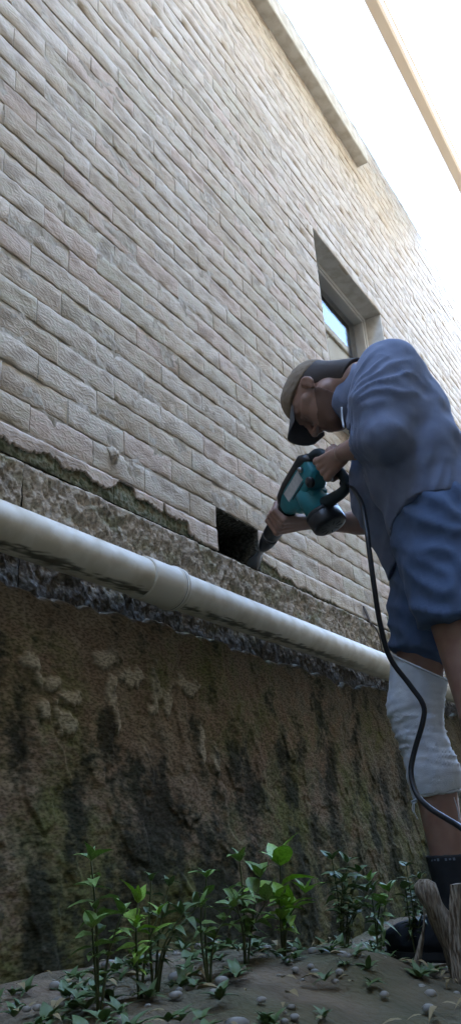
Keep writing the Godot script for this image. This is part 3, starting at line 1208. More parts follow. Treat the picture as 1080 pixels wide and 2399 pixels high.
func build_person() -> void:
	var base := Vector3(2.05, 0.0, 0.74)
	var man := thing("person", "person in cap, dark grey-blue top and blue shorts bending over a power tool", "person", base)
	var skin_mesh := fresh()
	# trunk, limbs and neck
	grid(Vector3(1.64, -0.02, 0.22), Vector3(2.50, 1.74, 1.08), 0.012)
	for s in [[Vector3(1.99, 1.05, 0.80), Vector3(1.985, 1.40, 0.74), 0.10, 0.11], [Vector3(2.12, 1.05, 0.775), Vector3(2.15, 1.40, 0.69), 0.10, 0.11]]:
		cap(s[0], s[1], s[2], s[3], 0.05)
	cap(Vector3(2.07, 1.42, 0.72), NECK, 0.10, 0.062, 0.05)
	cap(SHO_L, SHO_R, 0.058, 0.058, 0.05)
	cap(HIP_L, KNEE_L, 0.083, 0.058, 0.03)
	cap(HIP_R, KNEE_R, 0.083, 0.060, 0.03)
	for side in [[KNEE_L, ANK_L], [KNEE_R, ANK_R]]:
		var k: Vector3 = side[0]
		var a: Vector3 = side[1]
		var calf := k.lerp(a, 0.34) + Vector3(0, 0, 0.012)
		cap(k, calf, 0.054, 0.057, 0.02)
		cap(calf, a, 0.057, 0.036, 0.02)
		cap(a, a + Vector3(0.008, -0.06, -0.12), 0.034, 0.022, 0.02)
	cap(SHO_L, ELB_L, 0.052, 0.043, 0.03)
	cap(SHO_R, ELB_R, 0.052, 0.043, 0.03)
	cap(ELB_L, ELB_L.lerp(WRI_L, 0.4), 0.043, 0.040, 0.02)
	cap(ELB_L.lerp(WRI_L, 0.4), WRI_L, 0.040, 0.027, 0.015)
	cap(ELB_R, ELB_R.lerp(WRI_R, 0.4), 0.043, 0.039, 0.02)
	cap(ELB_R.lerp(WRI_R, 0.4), WRI_R, 0.039, 0.027, 0.015)
	cap(NECK, HEAD + Vector3(0, -0.015, 0.055), 0.058, 0.052, 0.02)
	nets(skin_mesh, base)
	# left hand on the rear grip
	var c := TO + TM * 0.062 - TB * 0.062
	grid(c - Vector3(0.13, 0.13, 0.13), c + Vector3(0.13, 0.13, 0.17), 0.0034)
	var g := -TM
	var p := (TX * 0.80 - TB * 0.60).normalized()
	hand(WRI_L, c, g, p, (TB - p * TB.dot(p) - g * TB.dot(g)).normalized(), 0.017)
	cap(WRI_L.lerp(ELB_L, 0.25), WRI_L, 0.031, 0.026, 0.01)
	nets(skin_mesh, base)
	# right hand under the barrel
	c = TO + TB * 0.268
	grid(c - Vector3(0.13, 0.15, 0.13), c + Vector3(0.14, 0.12, 0.15), 0.0034)
	p = (TM * 0.93 - TX * 0.36).normalized()
	hand(WRI_R, c, TB, p, (TX - p * TX.dot(p)).normalized(), 0.031)
	cap(WRI_R.lerp(ELB_R, 0.2), WRI_R, 0.031, 0.026, 0.01)
	nets(skin_mesh, base)
	# head
	var hb := Basis(Vector3.UP, -0.2) * Basis(Vector3(1, 0, 0), Vector3(0, 0.5878, -0.8090), Vector3(0, 0.8090, 0.5878))
	var at := func(x: float, y: float, z: float) -> Vector3: return HEAD + hb * (Vector3(x, y, z) * 1.05)
	grid(HEAD - Vector3(0.12, 0.16, 0.17), HEAD + Vector3(0.12, 0.17, 0.19), 0.0042)
	head_field(at, hb)
	for s in [-1.0, 1.0]:
		var ear: Basis = hb * Basis(Vector3(0, 1, 0), s * 0.45) * Basis(Vector3(1, 0, 0), -0.2)
		egg(at.call(s * 0.081, -0.002, 0.016), ear, Vector3(0.008, 0.031, 0.019), 0.005)
		egg(at.call(s * 0.093, 0.004, 0.012), ear, Vector3(0.008, 0.020, 0.010), -0.004)
		cap(at.call(s * 0.078, -0.028, 0.008), at.call(s * 0.080, -0.020, 0.010), 0.009, 0.008, 0.006)
	nets(skin_mesh, base)
	part(meshed(skin_mesh), "body", M.skin, man)
	# stubble along the jaw and short hair under the cap: thin shells that follow the head
	grid(HEAD - Vector3(0.12, 0.16, 0.17), HEAD + Vector3(0.12, 0.17, 0.19), 0.0045)
	head_field(at, hb)
	for i in gv.size():
		gv[i] -= 0.0022
	var back := hb.inverse()
	clip(func(w: Vector3) -> float:
		var l: Vector3 = back * (w - HEAD) / 1.05
		return maxf(l.y + 0.060 - 0.75 * clampf(l.z + 0.05, 0.0, 0.08), l.z - 0.012))
	var o := fresh()
	nets(o, base)
	part(meshed(o), "beard", M.beard, man)
	grid(HEAD - Vector3(0.12, 0.16, 0.17), HEAD + Vector3(0.12, 0.17, 0.19), 0.0045)
	egg(at.call(0.0, 0.035, 0.012), hb, Vector3(0.0805, 0.092, 0.100), 0.01)
	cap(at.call(0.0, -0.03, 0.060), at.call(0.0, -0.11, 0.082), 0.060, 0.0605, 0.03)
	clip(func(w: Vector3) -> float:
		var l: Vector3 = back * (w - HEAD) / 1.05
		return maxf(maxf(l.y - 0.055, -l.y - 0.105), 0.018 - l.z + 0.25 * absf(l.y) * (1.0 if l.y < 0.0 else -0.3)))
	o = fresh()
	nets(o, base)
	part(meshed(o), "hair", M.hair, man)
	build_cap(man, base, at, hb)
	build_clothes(man, base)


func head_field(at: Callable, hb: Basis) -> void:
	egg(at.call(0.0, 0.035, 0.012), hb, Vector3(0.077, 0.089, 0.096), 0.02)
	egg(at.call(0.0, -0.04, -0.036), hb, Vector3(0.061, 0.074, 0.060), 0.03)
	egg(at.call(0.0, 0.03, -0.05), hb, Vector3(0.066, 0.05, 0.048), 0.02)
	for s in [-1.0, 1.0]:
		cap(at.call(s * 0.053, -0.055, 0.012), at.call(s * 0.022, -0.100, -0.062), 0.022, 0.020, 0.02)
		cap(at.call(s * 0.045, -0.012, -0.066), at.call(s * 0.062, -0.008, -0.03), 0.016, 0.016, 0.014)
		cap(at.call(s * 0.014, 0.022, -0.098), at.call(s * 0.046, 0.022, -0.078), 0.010, 0.010, 0.012)
		egg(at.call(s * 0.033, 0.002, -0.102), hb, Vector3(0.017, 0.012, 0.014), -0.012)
		egg(at.call(s * 0.032, 0.001, -0.084), hb, Vector3(0.012, 0.010, 0.011), 0.004)
		cap(at.call(s * 0.011, -0.044, -0.102), at.call(s * 0.012, -0.042, -0.098), 0.0085, 0.0085, 0.006)
	cap(at.call(0.0, -0.104, -0.070), at.call(0.0, -0.100, -0.074), 0.020, 0.018, 0.02)
	cap(at.call(0.0, 0.008, -0.098), at.call(0.0, -0.036, -0.117), 0.0085, 0.0125, 0.010)
	cap(at.call(-0.018, -0.068, -0.090), at.call(0.018, -0.068, -0.090), 0.0085, 0.0085, 0.008)
	cap(at.call(-0.015, -0.081, -0.088), at.call(0.015, -0.081, -0.088), 0.0085, 0.0085, 0.006)
	egg(at.call(0.0, -0.0745, -0.103), hb, Vector3(0.022, 0.0022, 0.008), -0.003)
	cap(at.call(0.0, -0.045, 0.035), at.call(0.0, -0.12, 0.075), 0.056, 0.056, 0.03)


func build_cap(man: Node3D, base: Vector3, at: Callable, hb: Basis) -> void:
	grid(HEAD - Vector3(0.13, 0.16, 0.19), HEAD + Vector3(0.13, 0.20, 0.19), 0.0048)
	egg(at.call(0.0, 0.045, 0.006), hb, Vector3(0.0855, 0.095, 0.107), 0.01)
	egg(at.call(0.0, 0.055, -0.038), hb, Vector3(0.074, 0.074, 0.064), 0.03)
	var back := hb.inverse()
	clip(func(w: Vector3) -> float:
		var l: Vector3 = back * (w - HEAD) / 1.05
		# the rim, higher over the opening at the back
		return 0.036 - 0.10 * clampf(l.z, -0.12, 0.05) - l.y + (0.5 * clampf(l.z - 0.075, 0.0, 0.1)))
	var crease := noise(38.0, 3, 91)
	var o := fresh()
	nets(o, base, func(w: Vector3, _n: Vector3) -> float: return crease.get_noise_3dv(w) * 0.0022)
	var cap_part := part(meshed(o), "cap", M.cap, man)
	# the peak: a curved sheet with thickness
	var st := begin(true)
	var rows := []
	for i in 11:
		var u := i / 10.0
		var row := []
		for j in 13:
			var a := (j / 12.0 - 0.5) * 2.0
			var x := a * 0.074
			var rim := -0.058 - 0.036 * sqrt(maxf(0.0, 1.0 - a * a))
			var out := -0.105 - 0.062 * sqrt(maxf(0.0, 1.0 - pow(absf(a), 2.6)))
			var z := lerpf(rim, out, u)
			var y := 0.050 - 0.020 * a * a - 0.012 * u - 0.026 * a * a * u
			row.append([at.call(x, y + 0.0017, z) - base, at.call(x, y - 0.0017, z) - base])
		rows.append(row)
	for i in 10:
		for j in 12:
			quad(st, rows[i][j + 1][0], rows[i][j][0], rows[i + 1][j][0], rows[i + 1][j + 1][0])
			quad(st, rows[i][j][1], rows[i][j + 1][1], rows[i + 1][j + 1][1], rows[i + 1][j][1])
	for j in 12:
		quad(st, rows[10][j][1], rows[10][j + 1][1], rows[10][j + 1][0], rows[10][j][0])
	part(done(st), "peak", M.cap_dark, cap_part)
	st = begin(true)
	lathe(st, at.call(0.0, 0.144, -0.004) - base, hb.y, [[-0.004, 0.007], [0.0, 0.007], [0.003, 0.004]], 10)
	part(done(st), "button", M.cap, cap_part)


func build_clothes(man: Node3D, base: Vector3) -> void:
	var soft := noise(9.0, 3, 301)
	var fold := noise(1.0, 1, 302, FastNoiseLite.FRACTAL_RIDGED)
	# top with the sleeves pushed up
	grid(Vector3(1.63, 0.90, 0.42), Vector3(2.47, 1.74, 1.02), 0.008)
	var left := [Vector3(1.965, 1.05, 0.81), Vector3(1.965, 1.24, 0.785), Vector3(1.955, 1.40, 0.765), Vector3(1.915, 1.482, 0.765)]
	var right := [Vector3(2.14, 1.05, 0.77), Vector3(2.14, 1.24, 0.735), Vector3(2.165, 1.40, 0.69), Vector3(2.21, 1.485, 0.65)]
	var rad := [0.128, 0.130, 0.122, 0.088]
	for ch in [left, right]:
		for i in 3:
			cap(ch[i], ch[i + 1], rad[i], rad[i + 1], 0.06)
	cap(Vector3(2.06, 1.42, 0.74), Vector3(2.07, 1.545, 0.70), 0.12, 0.100, 0.06)
	cap(Vector3(2.07, 1.545, 0.70), Vector3(2.08, 1.603, 0.628), 0.095, 0.070, 0.04)
	cap(Vector3(2.07, 1.56, 0.68), Vector3(2.08, 1.640, 0.578), 0.085, 0.060, 0.04)
	cap(Vector3(2.07, 1.50, 0.70), Vector3(2.055, 1.54, 0.585), 0.08, 0.060, 0.04)
	cap(Vector3(2.06, 1.36, 0.66), Vector3(2.075, 1.18, 0.635), 0.085, 0.065, 0.06)
	cap(Vector3(2.075, 1.18, 0.635), Vector3(2.08, 0.97, 0.655), 0.065, 0.040, 0.05)
	cap(SHO_L, SHO_L.lerp(ELB_L, 0.6), 0.088, 0.080, 0.05)
	cap(SHO_L.lerp(ELB_L, 0.6), ELB_L, 0.080, 0.058, 0.035)
	var cuff_l := ELB_L.lerp(WRI_L, 0.50)
	cap(ELB_L, cuff_l, 0.057, 0.051, 0.03)
	cap(Vector3(1.875, 1.365, 0.68), Vector3(1.86, 1.40, 0.74), 0.036, 0.06, 0.04)
	cap(SHO_R, ELB_R, 0.084, 0.060, 0.05)
	var cuff_r := ELB_R.lerp(WRI_R, 0.25)
	cap(ELB_R, cuff_r, 0.058, 0.050, 0.03)
	var dl := (WRI_L - ELB_L).normalized()
	var dr := (WRI_R - ELB_R).normalized()
	cap(Vector3(2.05, 1.20, 0.60), Vector3(2.05, 1.28, 0.60), 0.03, 0.03, 0.06)
	clip(func(p: Vector3) -> float:
		var hem := lerpf(0.955, 1.045, clampf((p.z - 0.62) / 0.11, 0.0, 1.0)) + 0.045 * clampf((p.z - 0.73) / 0.08, 0.0, 1.0)
		var d := hem - p.y
		var off := p - cuff_l - dl * (p - cuff_l).dot(dl)
		if off.length() < 0.057 and absf((p - cuff_l).dot(dl)) < 0.05:
			d = maxf(d, (p - cuff_l).dot(dl))
		if (p - cuff_r).length() < 0.09:
			d = maxf(d, (p - cuff_r).dot(dr))
		# neck opening
		d = maxf(d, 0.060 - (p - Vector3(2.08, 1.655, 0.520)).length() if p.y > 1.5 else -1.0)
		return d)
	# direction, bow, height, width, length
	var creases := [[-0.15, 0.6, 0.006, 0.010, 0.16], [0.28, 1.4, 0.0085, 0.009, 0.22], [0.62, 1.8, 0.0095, 0.009, 0.24], [0.95, 2.0, 0.009, 0.009, 0.25], [1.22, 2.0, 0.008, 0.008, 0.22], [1.50, 1.6, 0.008, 0.009, 0.24], [1.85, 1.0, 0.007, 0.009, 0.2]]
	var o := fresh()
	nets(o, base, func(p: Vector3, _n: Vector3) -> float:
		# long folds: across the sleeve, down the trunk, raked from the armpit
		var d := soft.get_noise_3d(p.x * 0.6, p.y * 0.5, p.z * 0.6) * 0.012
		var sleeve := clampf((1.96 - p.x) / 0.08, 0.0, 1.0) * clampf((p.y - 1.18) / 0.05, 0.0, 1.0)
		# folds fan out from the bunched cuff towards shoulder and back
		var from := p - FAN
		var reach := Vector2(from.z, from.y).length()
		var ang := atan2(from.y, from.z)
		var f := 0.0
		for q in creases:
			var w: float = reach * wrapf(ang - q[0] + q[1] * reach + soft.get_noise_3dv(p * 0.6) * 0.25, -PI, PI) / q[3]
			f += q[2] * exp(-w * w) * smoothstep(0.025, 0.06, reach) * smoothstep(q[4], q[4] * 0.55, reach)
		d += clampf((2.0 - p.x) / 0.06, 0.0, 1.0) * f
		d += (1.0 - sleeve) * (fold.get_noise_2d((p.z - p.y * 0.35) * 13.0 + p.x * 5.0, p.y * 2.2) - 0.2) * 0.0045
		d += (fold.get_noise_3d(p.x * 9.0 + p.y * 5.0, p.y * 6.0, p.z * 12.0 + p.y * 7.0) - 0.3) * 0.0012
		var near_cuff := clampf(1.0 - (p - cuff_l).length() / 0.12, 0.0, 1.0)
		d += near_cuff * sin((p - cuff_l).dot(dl) * 260.0 + soft.get_noise_3dv(p * 3.0) * 4.0) * 0.0055
		return d)
	part(meshed(o), "top", M.top, man)
	# white drawstring at the neck
	var st := begin(true)
	tube(st, smooth_line([Vector3(2.0, 1.505, 0.577) - base, Vector3(2.0, 1.467, 0.574) - base, Vector3(1.99, 1.43, 0.579) - base], 0.008), 0.003, 8)
	part(done(st), "drawstring", M.bandage, man)
	# shorts
	grid(Vector3(1.77, 0.68, 0.50), Vector3(2.34, 1.20, 1.04), 0.009)
	cap(Vector3(1.985, 1.06, 0.825), Vector3(2.11, 1.06, 0.79), 0.132, 0.132, 0.05)
	cap(HIP_L + Vector3(0, 0.02, 0.01), HIP_L.lerp(KNEE_L, 0.6), 0.118, 0.103, 0.05)
	cap(HIP_R + Vector3(0, 0.0, 0.0), HIP_R.lerp(KNEE_R, 0.75), 0.112, 0.094, 0.03)
	clip(func(p: Vector3) -> float:
		return lerpf(0.762, 0.785 - 0.55 * (p.z - 0.569), smoothstep(1.98, 2.14, p.x)) - p.y)
	o = fresh()
	nets(o, base, func(p: Vector3, _n: Vector3) -> float:
		var d := soft.get_noise_3d(p.x + 4.0, p.y * 0.8, p.z) * 0.010
		d += (fold.get_noise_2d((p.y + p.z * 0.5) * 9.0, p.z * 5.0 + p.x * 3.0 + 30.0) - 0.2) * 0.010
		return d)
	part(meshed(o), "shorts", M.shorts, man)
	# white tubular bandage over the right knee
	grid(Vector3(2.02, 0.32, 0.50), Vector3(2.25, 0.83, 0.80), 0.0062)
	cap(HIP_R.lerp(KNEE_R, 0.40), KNEE_R, 0.090, 0.073, 0.02)
	var calf := KNEE_R.lerp(ANK_R, 0.34) + Vector3(0, 0, 0.014)
	cap(KNEE_R, KNEE_R + Vector3(0, -0.06, 0.004), 0.071, 0.0625, 0.02)
	cap(KNEE_R + Vector3(0, -0.06, 0.004), calf, 0.0625, 0.0665, 0.02)
	cap(calf, KNEE_R.lerp(ANK_R, 0.62), 0.0665, 0.056, 0.02)
	clip(func(p: Vector3) -> float:
		var top := p.y - (0.766 - 0.648 * (p.z - 0.573))
		return maxf(top, 0.366 + 0.13 * (p.z - 0.563) + soft.get_noise_3dv(p * 2.0) * 0.012 - p.y))
	var wrinkle := noise(1.0, 3, 311, FastNoiseLite.FRACTAL_RIDGED)
	o = fresh()
	nets(o, base, func(p: Vector3, _n: Vector3) -> float:
		var k := clampf(1.0 - absf(p.y - 0.53) / 0.13, 0.0, 1.0)
		return (wrinkle.get_noise_2d(p.y * 46.0 + p.z * 5.0, p.z * 6.0) - 0.3) * (0.0016 + 0.0052 * k))
	var bandage := part(meshed(o), "knee_bandage", M.bandage, man)
	# rolled edges and loose threads
	st = begin(true)
	for e in 2:
		var pts := []
		for i in 25:
			var a := TAU * i / 24.0
			var cz := 0.655 if e == 0 else 0.642
			var r := 0.0845 if e == 0 else 0.063
			var q := Vector3(2.135 + cos(a) * r * 0.97, 0.0, cz + sin(a) * r)
			q.y = 0.764 - 0.648 * (q.z - 0.573) if e == 0 else 0.369 + 0.13 * (q.z - 0.563) + soft.get_noise_3dv(q * 2.0) * 0.012
			pts.append(q - base)
		tube(st, smooth_line(pts, 0.012), 0.0034, 6)
	for t in [[Vector3(2.085, 0.366, 0.60), Vector3(2.082, 0.345, 0.597), Vector3(2.086, 0.325, 0.602)], [Vector3(2.09, 0.366, 0.595), Vector3(2.086, 0.35, 0.591), Vector3(2.088, 0.34, 0.594)], [Vector3(2.10, 0.37, 0.70), Vector3(2.095, 0.335, 0.706), Vector3(2.10, 0.30, 0.702)]]:
		var pts := []
		for q in t:
			pts.append(q - base)
		tube(st, smooth_line(pts, 0.006), 0.0011, 5)
	part(done(st), "edge", M.bandage, bandage)
	# boots
	for side in [[ANK_R, 0.238], [ANK_L, 0.238]]:
		var a: Vector3 = side[0]
		grid(a + Vector3(-0.09, -0.115, -0.26), a + Vector3(0.10, 0.16, 0.11), 0.0065)
		var up: Vector3 = ((KNEE_R if a == ANK_R else KNEE_L) - a).normalized()
		cap(a + Vector3(0, -0.03, 0.004), a + up * 0.16, 0.047, 0.0515, 0.02)
		cap(a + Vector3(0, -0.065, 0.03), a + Vector3(0.012, -0.068, -0.17), 0.042, 0.036, 0.03)
		cap(a + Vector3(0.002, -0.04, -0.02), a + Vector3(0.010, -0.06, -0.13), 0.046, 0.036, 0.03)
		clip(func(p: Vector3) -> float: return maxf(p.y - side[1], 0.012 - p.y))
		o = fresh()
		nets(o, base, func(p: Vector3, _n: Vector3) -> float: return soft.get_noise_3dv(p * 3.0) * 0.003)
		var boot := part(meshed(o), "boot", M.boot, man)
		st = begin()
		var rings := []
		for lev in [[0.0, 0.95], [0.006, 1.0], [0.022, 1.0]]:
			var rr := PackedVector3Array()
			for i in 28:
				var an := TAU * i / 28.0
				var w := 0.046 - 0.004 * sin(an)
				rr.append(a - base + Vector3(0.006 - cos(an) * w * lev[1], lev[0] - a.y + 0.0005, -0.07 + sin(an) * 0.145 * lev[1]))
			rings.append(rr)
		skin(st, rings)
		part(done(st), "sole", M.rubber, boot)
	# woven marks on the top band of the right boot
	st = begin()
	for k in 7:
		if k == 3:
			continue
		var a2 := deg_to_rad(148.0 + k * 11.0)
		var tall := 0.006 if k % 2 == 0 else 0.004
		var pc := Vector3(2.13 + cos(a2) * 0.0515, 0.228, 0.651 + sin(a2 + PI) * 0.0515) - base
		var f := Transform3D(Basis(Vector3.UP, a2 - PI / 2.0), pc)
		box(st, Vector3(-0.0026, -tall / 2.0, -0.001), Vector3(0.0026, tall / 2.0, 0.001), 0.0, f)
	part(done(st), "woven_marks", M.marks, man)


func build_tool() -> void:
	var t := thing("rotary_hammer", "teal and black rotary hammer with chisel bit, driven into the wall hole", "power tool")
	t.transform = Transform3D(Basis(TX * 1.16, -TM * 1.08, TB), TO)
	# gear housing: a rounded box that tapers to the front
	var st := begin(true)
	var section := func(z: float, w: float, lo: float, hi: float, r: float) -> PackedVector3Array:
		var out := PackedVector3Array()
		for k in 4:
			var cx: float = [w - r, -w + r, -w + r, w - r][k]
			var cy: float = [hi - r, hi - r, lo + r, lo + r][k]
			for i in 5:
				var a := PI / 2.0 * (k + i / 4.0)
				out.append(Vector3(cx + cos(a) * r, cy + sin(a) * r, z))
		return out
	skin(st, [section.call(-0.004, 0.022, -0.030, 0.024, 0.015), section.call(0.004, 0.030, -0.040, 0.032, 0.016), section.call(0.05, 0.036, -0.056, 0.036, 0.016), section.call(0.15, 0.036, -0.058, 0.036, 0.016), section.call(0.185, 0.033, -0.046, 0.034, 0.018), section.call(0.215, 0.029, -0.032, 0.030, 0.022), section.call(0.225, 0.026, -0.027, 0.027, 0.022)])
	var housing := part(done(st), "gear_housing", M.teal, t)
	# dark cover plate along the top, over the rear
	st = begin(true)
	skin(st, [section.call(-0.010, 0.024, 0.004, 0.032, 0.011), section.call(0.01, 0.0375, 0.012, 0.044, 0.012), section.call(0.14, 0.0385, 0.014, 0.044, 0.012), section.call(0.20, 0.034, 0.008, 0.040, 0.012), section.call(0.222, 0.028, 0.0, 0.030, 0.010)])
	part(done(st), "top_cover", M.black, t)
	# white rating label on both sides
	for s in [1.0, -1.0]:
		st = begin()
		box(st, Vector3(0.0362 * s - 0.0012, -0.022, 0.045), Vector3(0.0362 * s + 0.0012, 0.012, 0.158), 0.0008)
		part(done(st), "label_plate", M.label, housing)
		st = begin()
		box(st, Vector3(0.0365 * s - 0.0016, -0.0305, 0.05), Vector3(0.0365 * s + 0.0016, -0.0265, 0.135), 0.0008)
		part(done(st), "slot", M.black, housing)
		st = begin(true)
		lathe(st, Vector3(0.0365 * s, 0.004, 0.03), Vector3(s, 0, 0), [[-0.004, 0.009], [0.004, 0.009], [0.006, 0.006]], 16)
		part(done(st), "screw", M.steel, housing)
	# front grip, chuck, sleeve and bit
	st = begin(true)
	lathe(st, Vector3(0, 0, 0.218), Vector3(0, 0, 1), [[0.0, 0.026], [0.004, 0.029], [0.02, 0.030], [0.085, 0.0285], [0.10, 0.0265], [0.108, 0.024]], 32)
	part(done(st), "front_grip", M.rubber, t)
	st = begin(true)
	lathe(st, Vector3(0, 0, 0.322), Vector3(0, 0, 1), [[0.0, 0.022], [0.003, 0.0285], [0.012, 0.0295], [0.050, 0.0285], [0.058, 0.0265], [0.060, 0.0225], [0.066, 0.0225], [0.068, 0.0265], [0.072, 0.0275], [0.10, 0.0245], [0.125, 0.0185], [0.138, 0.0135], [0.142, 0.011]], 32)
	part(done(st), "chuck", M.black, t)
	st = begin(true)
	lathe(st, Vector3(0, 0, 0.383), Vector3(0, 0, 1), [[0.0, 0.0227], [0.001, 0.0240], [0.004, 0.0240], [0.005, 0.0227]], 28)
	part(done(st), "locking_ring", M.steel, t)
	st = begin()
	var rings := []
	for s in [[0.458, 0.0085, 0.0085], [0.49, 0.0085, 0.0085], [0.515, 0.014, 0.0065], [0.545, 0.021, 0.0045], [0.575, 0.022, 0.0012]]:
		rings.append(ring(Vector3(0, 0, s[0]), Vector3(0.5, 0.866, 0), Vector3(-0.866, 0.5, 0), s[1], 12, s[2]))
	skin(st, rings)
	part(done(st), "chisel_bit", M.steel, t)
	# motor: teal barrel, then a black cooling cap
	st = begin(true)
	lathe(st, Vector3(0, -0.035, 0.098), Vector3(0, -1, 0), [[0.0, 0.042], [0.03, 0.0445], [0.078, 0.046], [0.080, 0.044]], 36)
	part(done(st), "motor_housing", M.teal, t)
	st = begin(true)
	lathe(st, Vector3(0, -0.113, 0.098), Vector3(0, -1, 0), [[0.0, 0.041], [0.002, 0.050], [0.008, 0.0525], [0.012, 0.0525], [0.0135, 0.0515], [0.016, 0.0515], [0.0175, 0.0525], [0.045, 0.0525], [0.053, 0.0505], [0.057, 0.046], [0.0585, 0.040], [0.060, 0.020], [0.0602, 0.004]], 40)
	var end_cap := part(done(st), "motor_cap", M.black, t)
	for k in 9:
		st = begin()
		var a := TAU * k / 9.0
		box(st, Vector3(0.016, -0.1735, -0.0018), Vector3(0.034, -0.1722, 0.0018), 0.0005, Transform3D(Basis(Vector3.UP, a), Vector3(0, 0, 0.098)))
		part(done(st), "vent_rib", M.rubber, end_cap)
	st = begin(true)
	skin(st, [section.call(0.055, 0.028, -0.075, -0.03, 0.012), section.call(0.075, 0.031, -0.085, -0.03, 0.012), section.call(0.16, 0.030, -0.070, -0.03, 0.012), section.call(0.17, 0.024, -0.055, -0.03, 0.01)])
	part(done(st), "crank_case", M.teal, t)
	# selector knob on the side that shows
	st = begin(true)
	lathe(st, Vector3(0.026, -0.045, 0.03), Vector3(1, 0, 0), [[0.0, 0.017], [0.009, 0.017], [0.012, 0.014], [0.013, 0.0]], 24)
	part(done(st), "selector_knob", M.black, t)
	# D-shaped rear handle
	st = begin(true)
	var loop := smooth_line([Vector3(0, 0.020, 0.010), Vector3(0, 0.012, -0.028), Vector3(0, -0.010, -0.052), Vector3(0, -0.040, -0.060), Vector3(0, -0.080, -0.066), Vector3(0, -0.118, -0.068), Vector3(0, -0.136, -0.056), Vector3(0, -0.134, -0.022), Vector3(0, -0.120, 0.024), Vector3(0, -0.108, 0.062)], 0.008)
	var rr := []
	for i in loop.size():
		var u := float(i) / (loop.size() - 1)
		rr.append(0.0142 + 0.0055 * pow(absf(u - 0.45) * 2.0, 2.0))
	tube(st, loop, rr, 14)
	var handle := part(done(st), "rear_handle", M.grip, t)
	part(box_mesh(Vector3(-0.0085, -0.085, -0.050), Vector3(0.0085, -0.035, -0.0385), 0.004), "trigger", M.black, handle)
	# the cable: out of the handle, in front of the leg, off towards the ground
	st = begin(true)
	var inv := t.transform.affine_inverse()
	var pts := []
	for q in [TO + TM * 0.128 - TB * 0.050, Vector3(2.055, 1.275, 0.545), Vector3(1.98, 1.21, 0.592), Vector3(1.915, 1.135, 0.632), Vector3(1.872, 1.046, 0.652), Vector3(1.86, 0.980, 0.656), Vector3(1.865, 0.889, 0.654), Vector3(1.89, 0.793, 0.647), Vector3(1.92, 0.709, 0.649), Vector3(1.95, 0.637, 0.681), Vector3(1.96, 0.587, 0.704), Vector3(1.96, 0.547, 0.697), Vector3(1.96, 0.479, 0.664), Vector3(1.95, 0.429, 0.651), Vector3(1.93, 0.379, 0.665), Vector3(1.90, 0.345, 0.702), Vector3(1.87, 0.316, 0.752), Vector3(1.84, 0.297, 0.788), Vector3(1.77, 0.22, 0.90), Vector3(1.66, 0.06, 1.08), Vector3(1.5, 0.012, 1.35), Vector3(1.2, 0.012, 1.7)]:
		pts.append(inv * q)
	tube(st, smooth_line(pts, 0.012), 0.0062, 10)
	part(done(st), "power_cable", M.cable, t)
	st = begin(true)
	var bend := smooth_line([pts[0], pts[1], pts[1].lerp(pts[2], 0.3)], 0.006)
	var br := []
	for i in bend.size():
		br.append((0.0125 - 0.005 * i / bend.size()) * (1.0 if i % 2 == 0 else 0.9))
	tube(st, bend, br, 12)
	part(done(st), "cable_guard", M.rubber, t)


# ---------------------------------------------------------------- small things, plants, timber

func build_small_things() -> void:
	# strap of old flashing on the wall with a wire tail
	var t := thing("metal_strap", "dark narrow metal strap with a wire tail hanging on the wall", "strap", Vector3(3.40, 1.27, 0.0))
	var st := begin()
	var rings := []
	for s in [[Vector3(-0.004, 0.012, 0.008), 0.002], [Vector3(0.0, 0.004, 0.009), 0.012], [Vector3(0.018, -0.02, 0.011), 0.016], [Vector3(0.042, -0.052, 0.012), 0.012], [Vector3(0.056, -0.074, 0.013), 0.003]]:
		rings.append(ring(s[0], Vector3(0.8, 0.6, 0), Vector3(0, 0, 1), s[1], 10, 0.0022))
	skin(st, rings)
	part(done(st), "strap", M.rust, t)
	st = begin(true)
	tube(st, smooth_line([Vector3(0.050, -0.062, 0.014), Vector3(0.066, -0.09, 0.03), Vector3(0.076, -0.13, 0.038), Vector3(0.076, -0.19, 0.04), Vector3(0.074, -0.26, 0.045)], 0.01), 0.0028, 7)
	part(done(st), "wire", M.rust, t)
	# crusty mortar lump stuck to a brick
	var lump := thing("mortar_lump", "small crusty lump of mortar stuck to the painted bricks", "mortar", Vector3(1.611, 1.372, 0.0))
	st = begin(true)
	var n := noise(55.0, 3, 401)
	rings = []
	for i in 7:
		var u := i / 6.0
		var rr := PackedVector3Array()
		for j in 16:
			var a := TAU * j / 16.0
			var d := Vector3(cos(a), sin(a) * 1.5, 0.0) * 0.019 * cos(u * PI / 2.0) * (1.0 + n.get_noise_2d(cos(a), sin(a) + i) * 1.1)
			rr.append(d + Vector3(0, 0, 0.02 * sin(u * PI / 2.0) * (1.0 + 0.5 * n.get_noise_1d(i + j)) - 0.003))
		rings.append(rr)
	skin(st, rings)
	part(done(st), "lump", M.painted_brick_3, lump)


func leaf_mesh(curl: float, wide: float, fold: float) -> ArrayMesh:
	# a leaf 1 long along +z, midrib folded, tip drooping
	var st := begin(true)
	var n := 7
	var rows := []
	for i in n + 1:
		var u := float(i) / n
		var w := wide * pow(sin(PI * pow(u, 0.72)), 0.9) * (1.0 - 0.35 * u) if i < n else 0.0
		var y := -curl * u * u + 0.06 * sin(u * 3.0)
		var wave := 0.012 * sin(u * 17.0)
		rows.append([Vector3(-w, y + fold * w + wave, u), Vector3(-w * 0.5, y + fold * w * 0.62, u), Vector3(0, y, u), Vector3(w * 0.5, y + fold * w * 0.62, u), Vector3(w, y + fold * w - wave, u)])
	for i in n:
		for j in 4:
			quad(st, rows[i][j + 1], rows[i][j], rows[i + 1][j], rows[i + 1][j + 1])
	return done(st)


var leaves := []


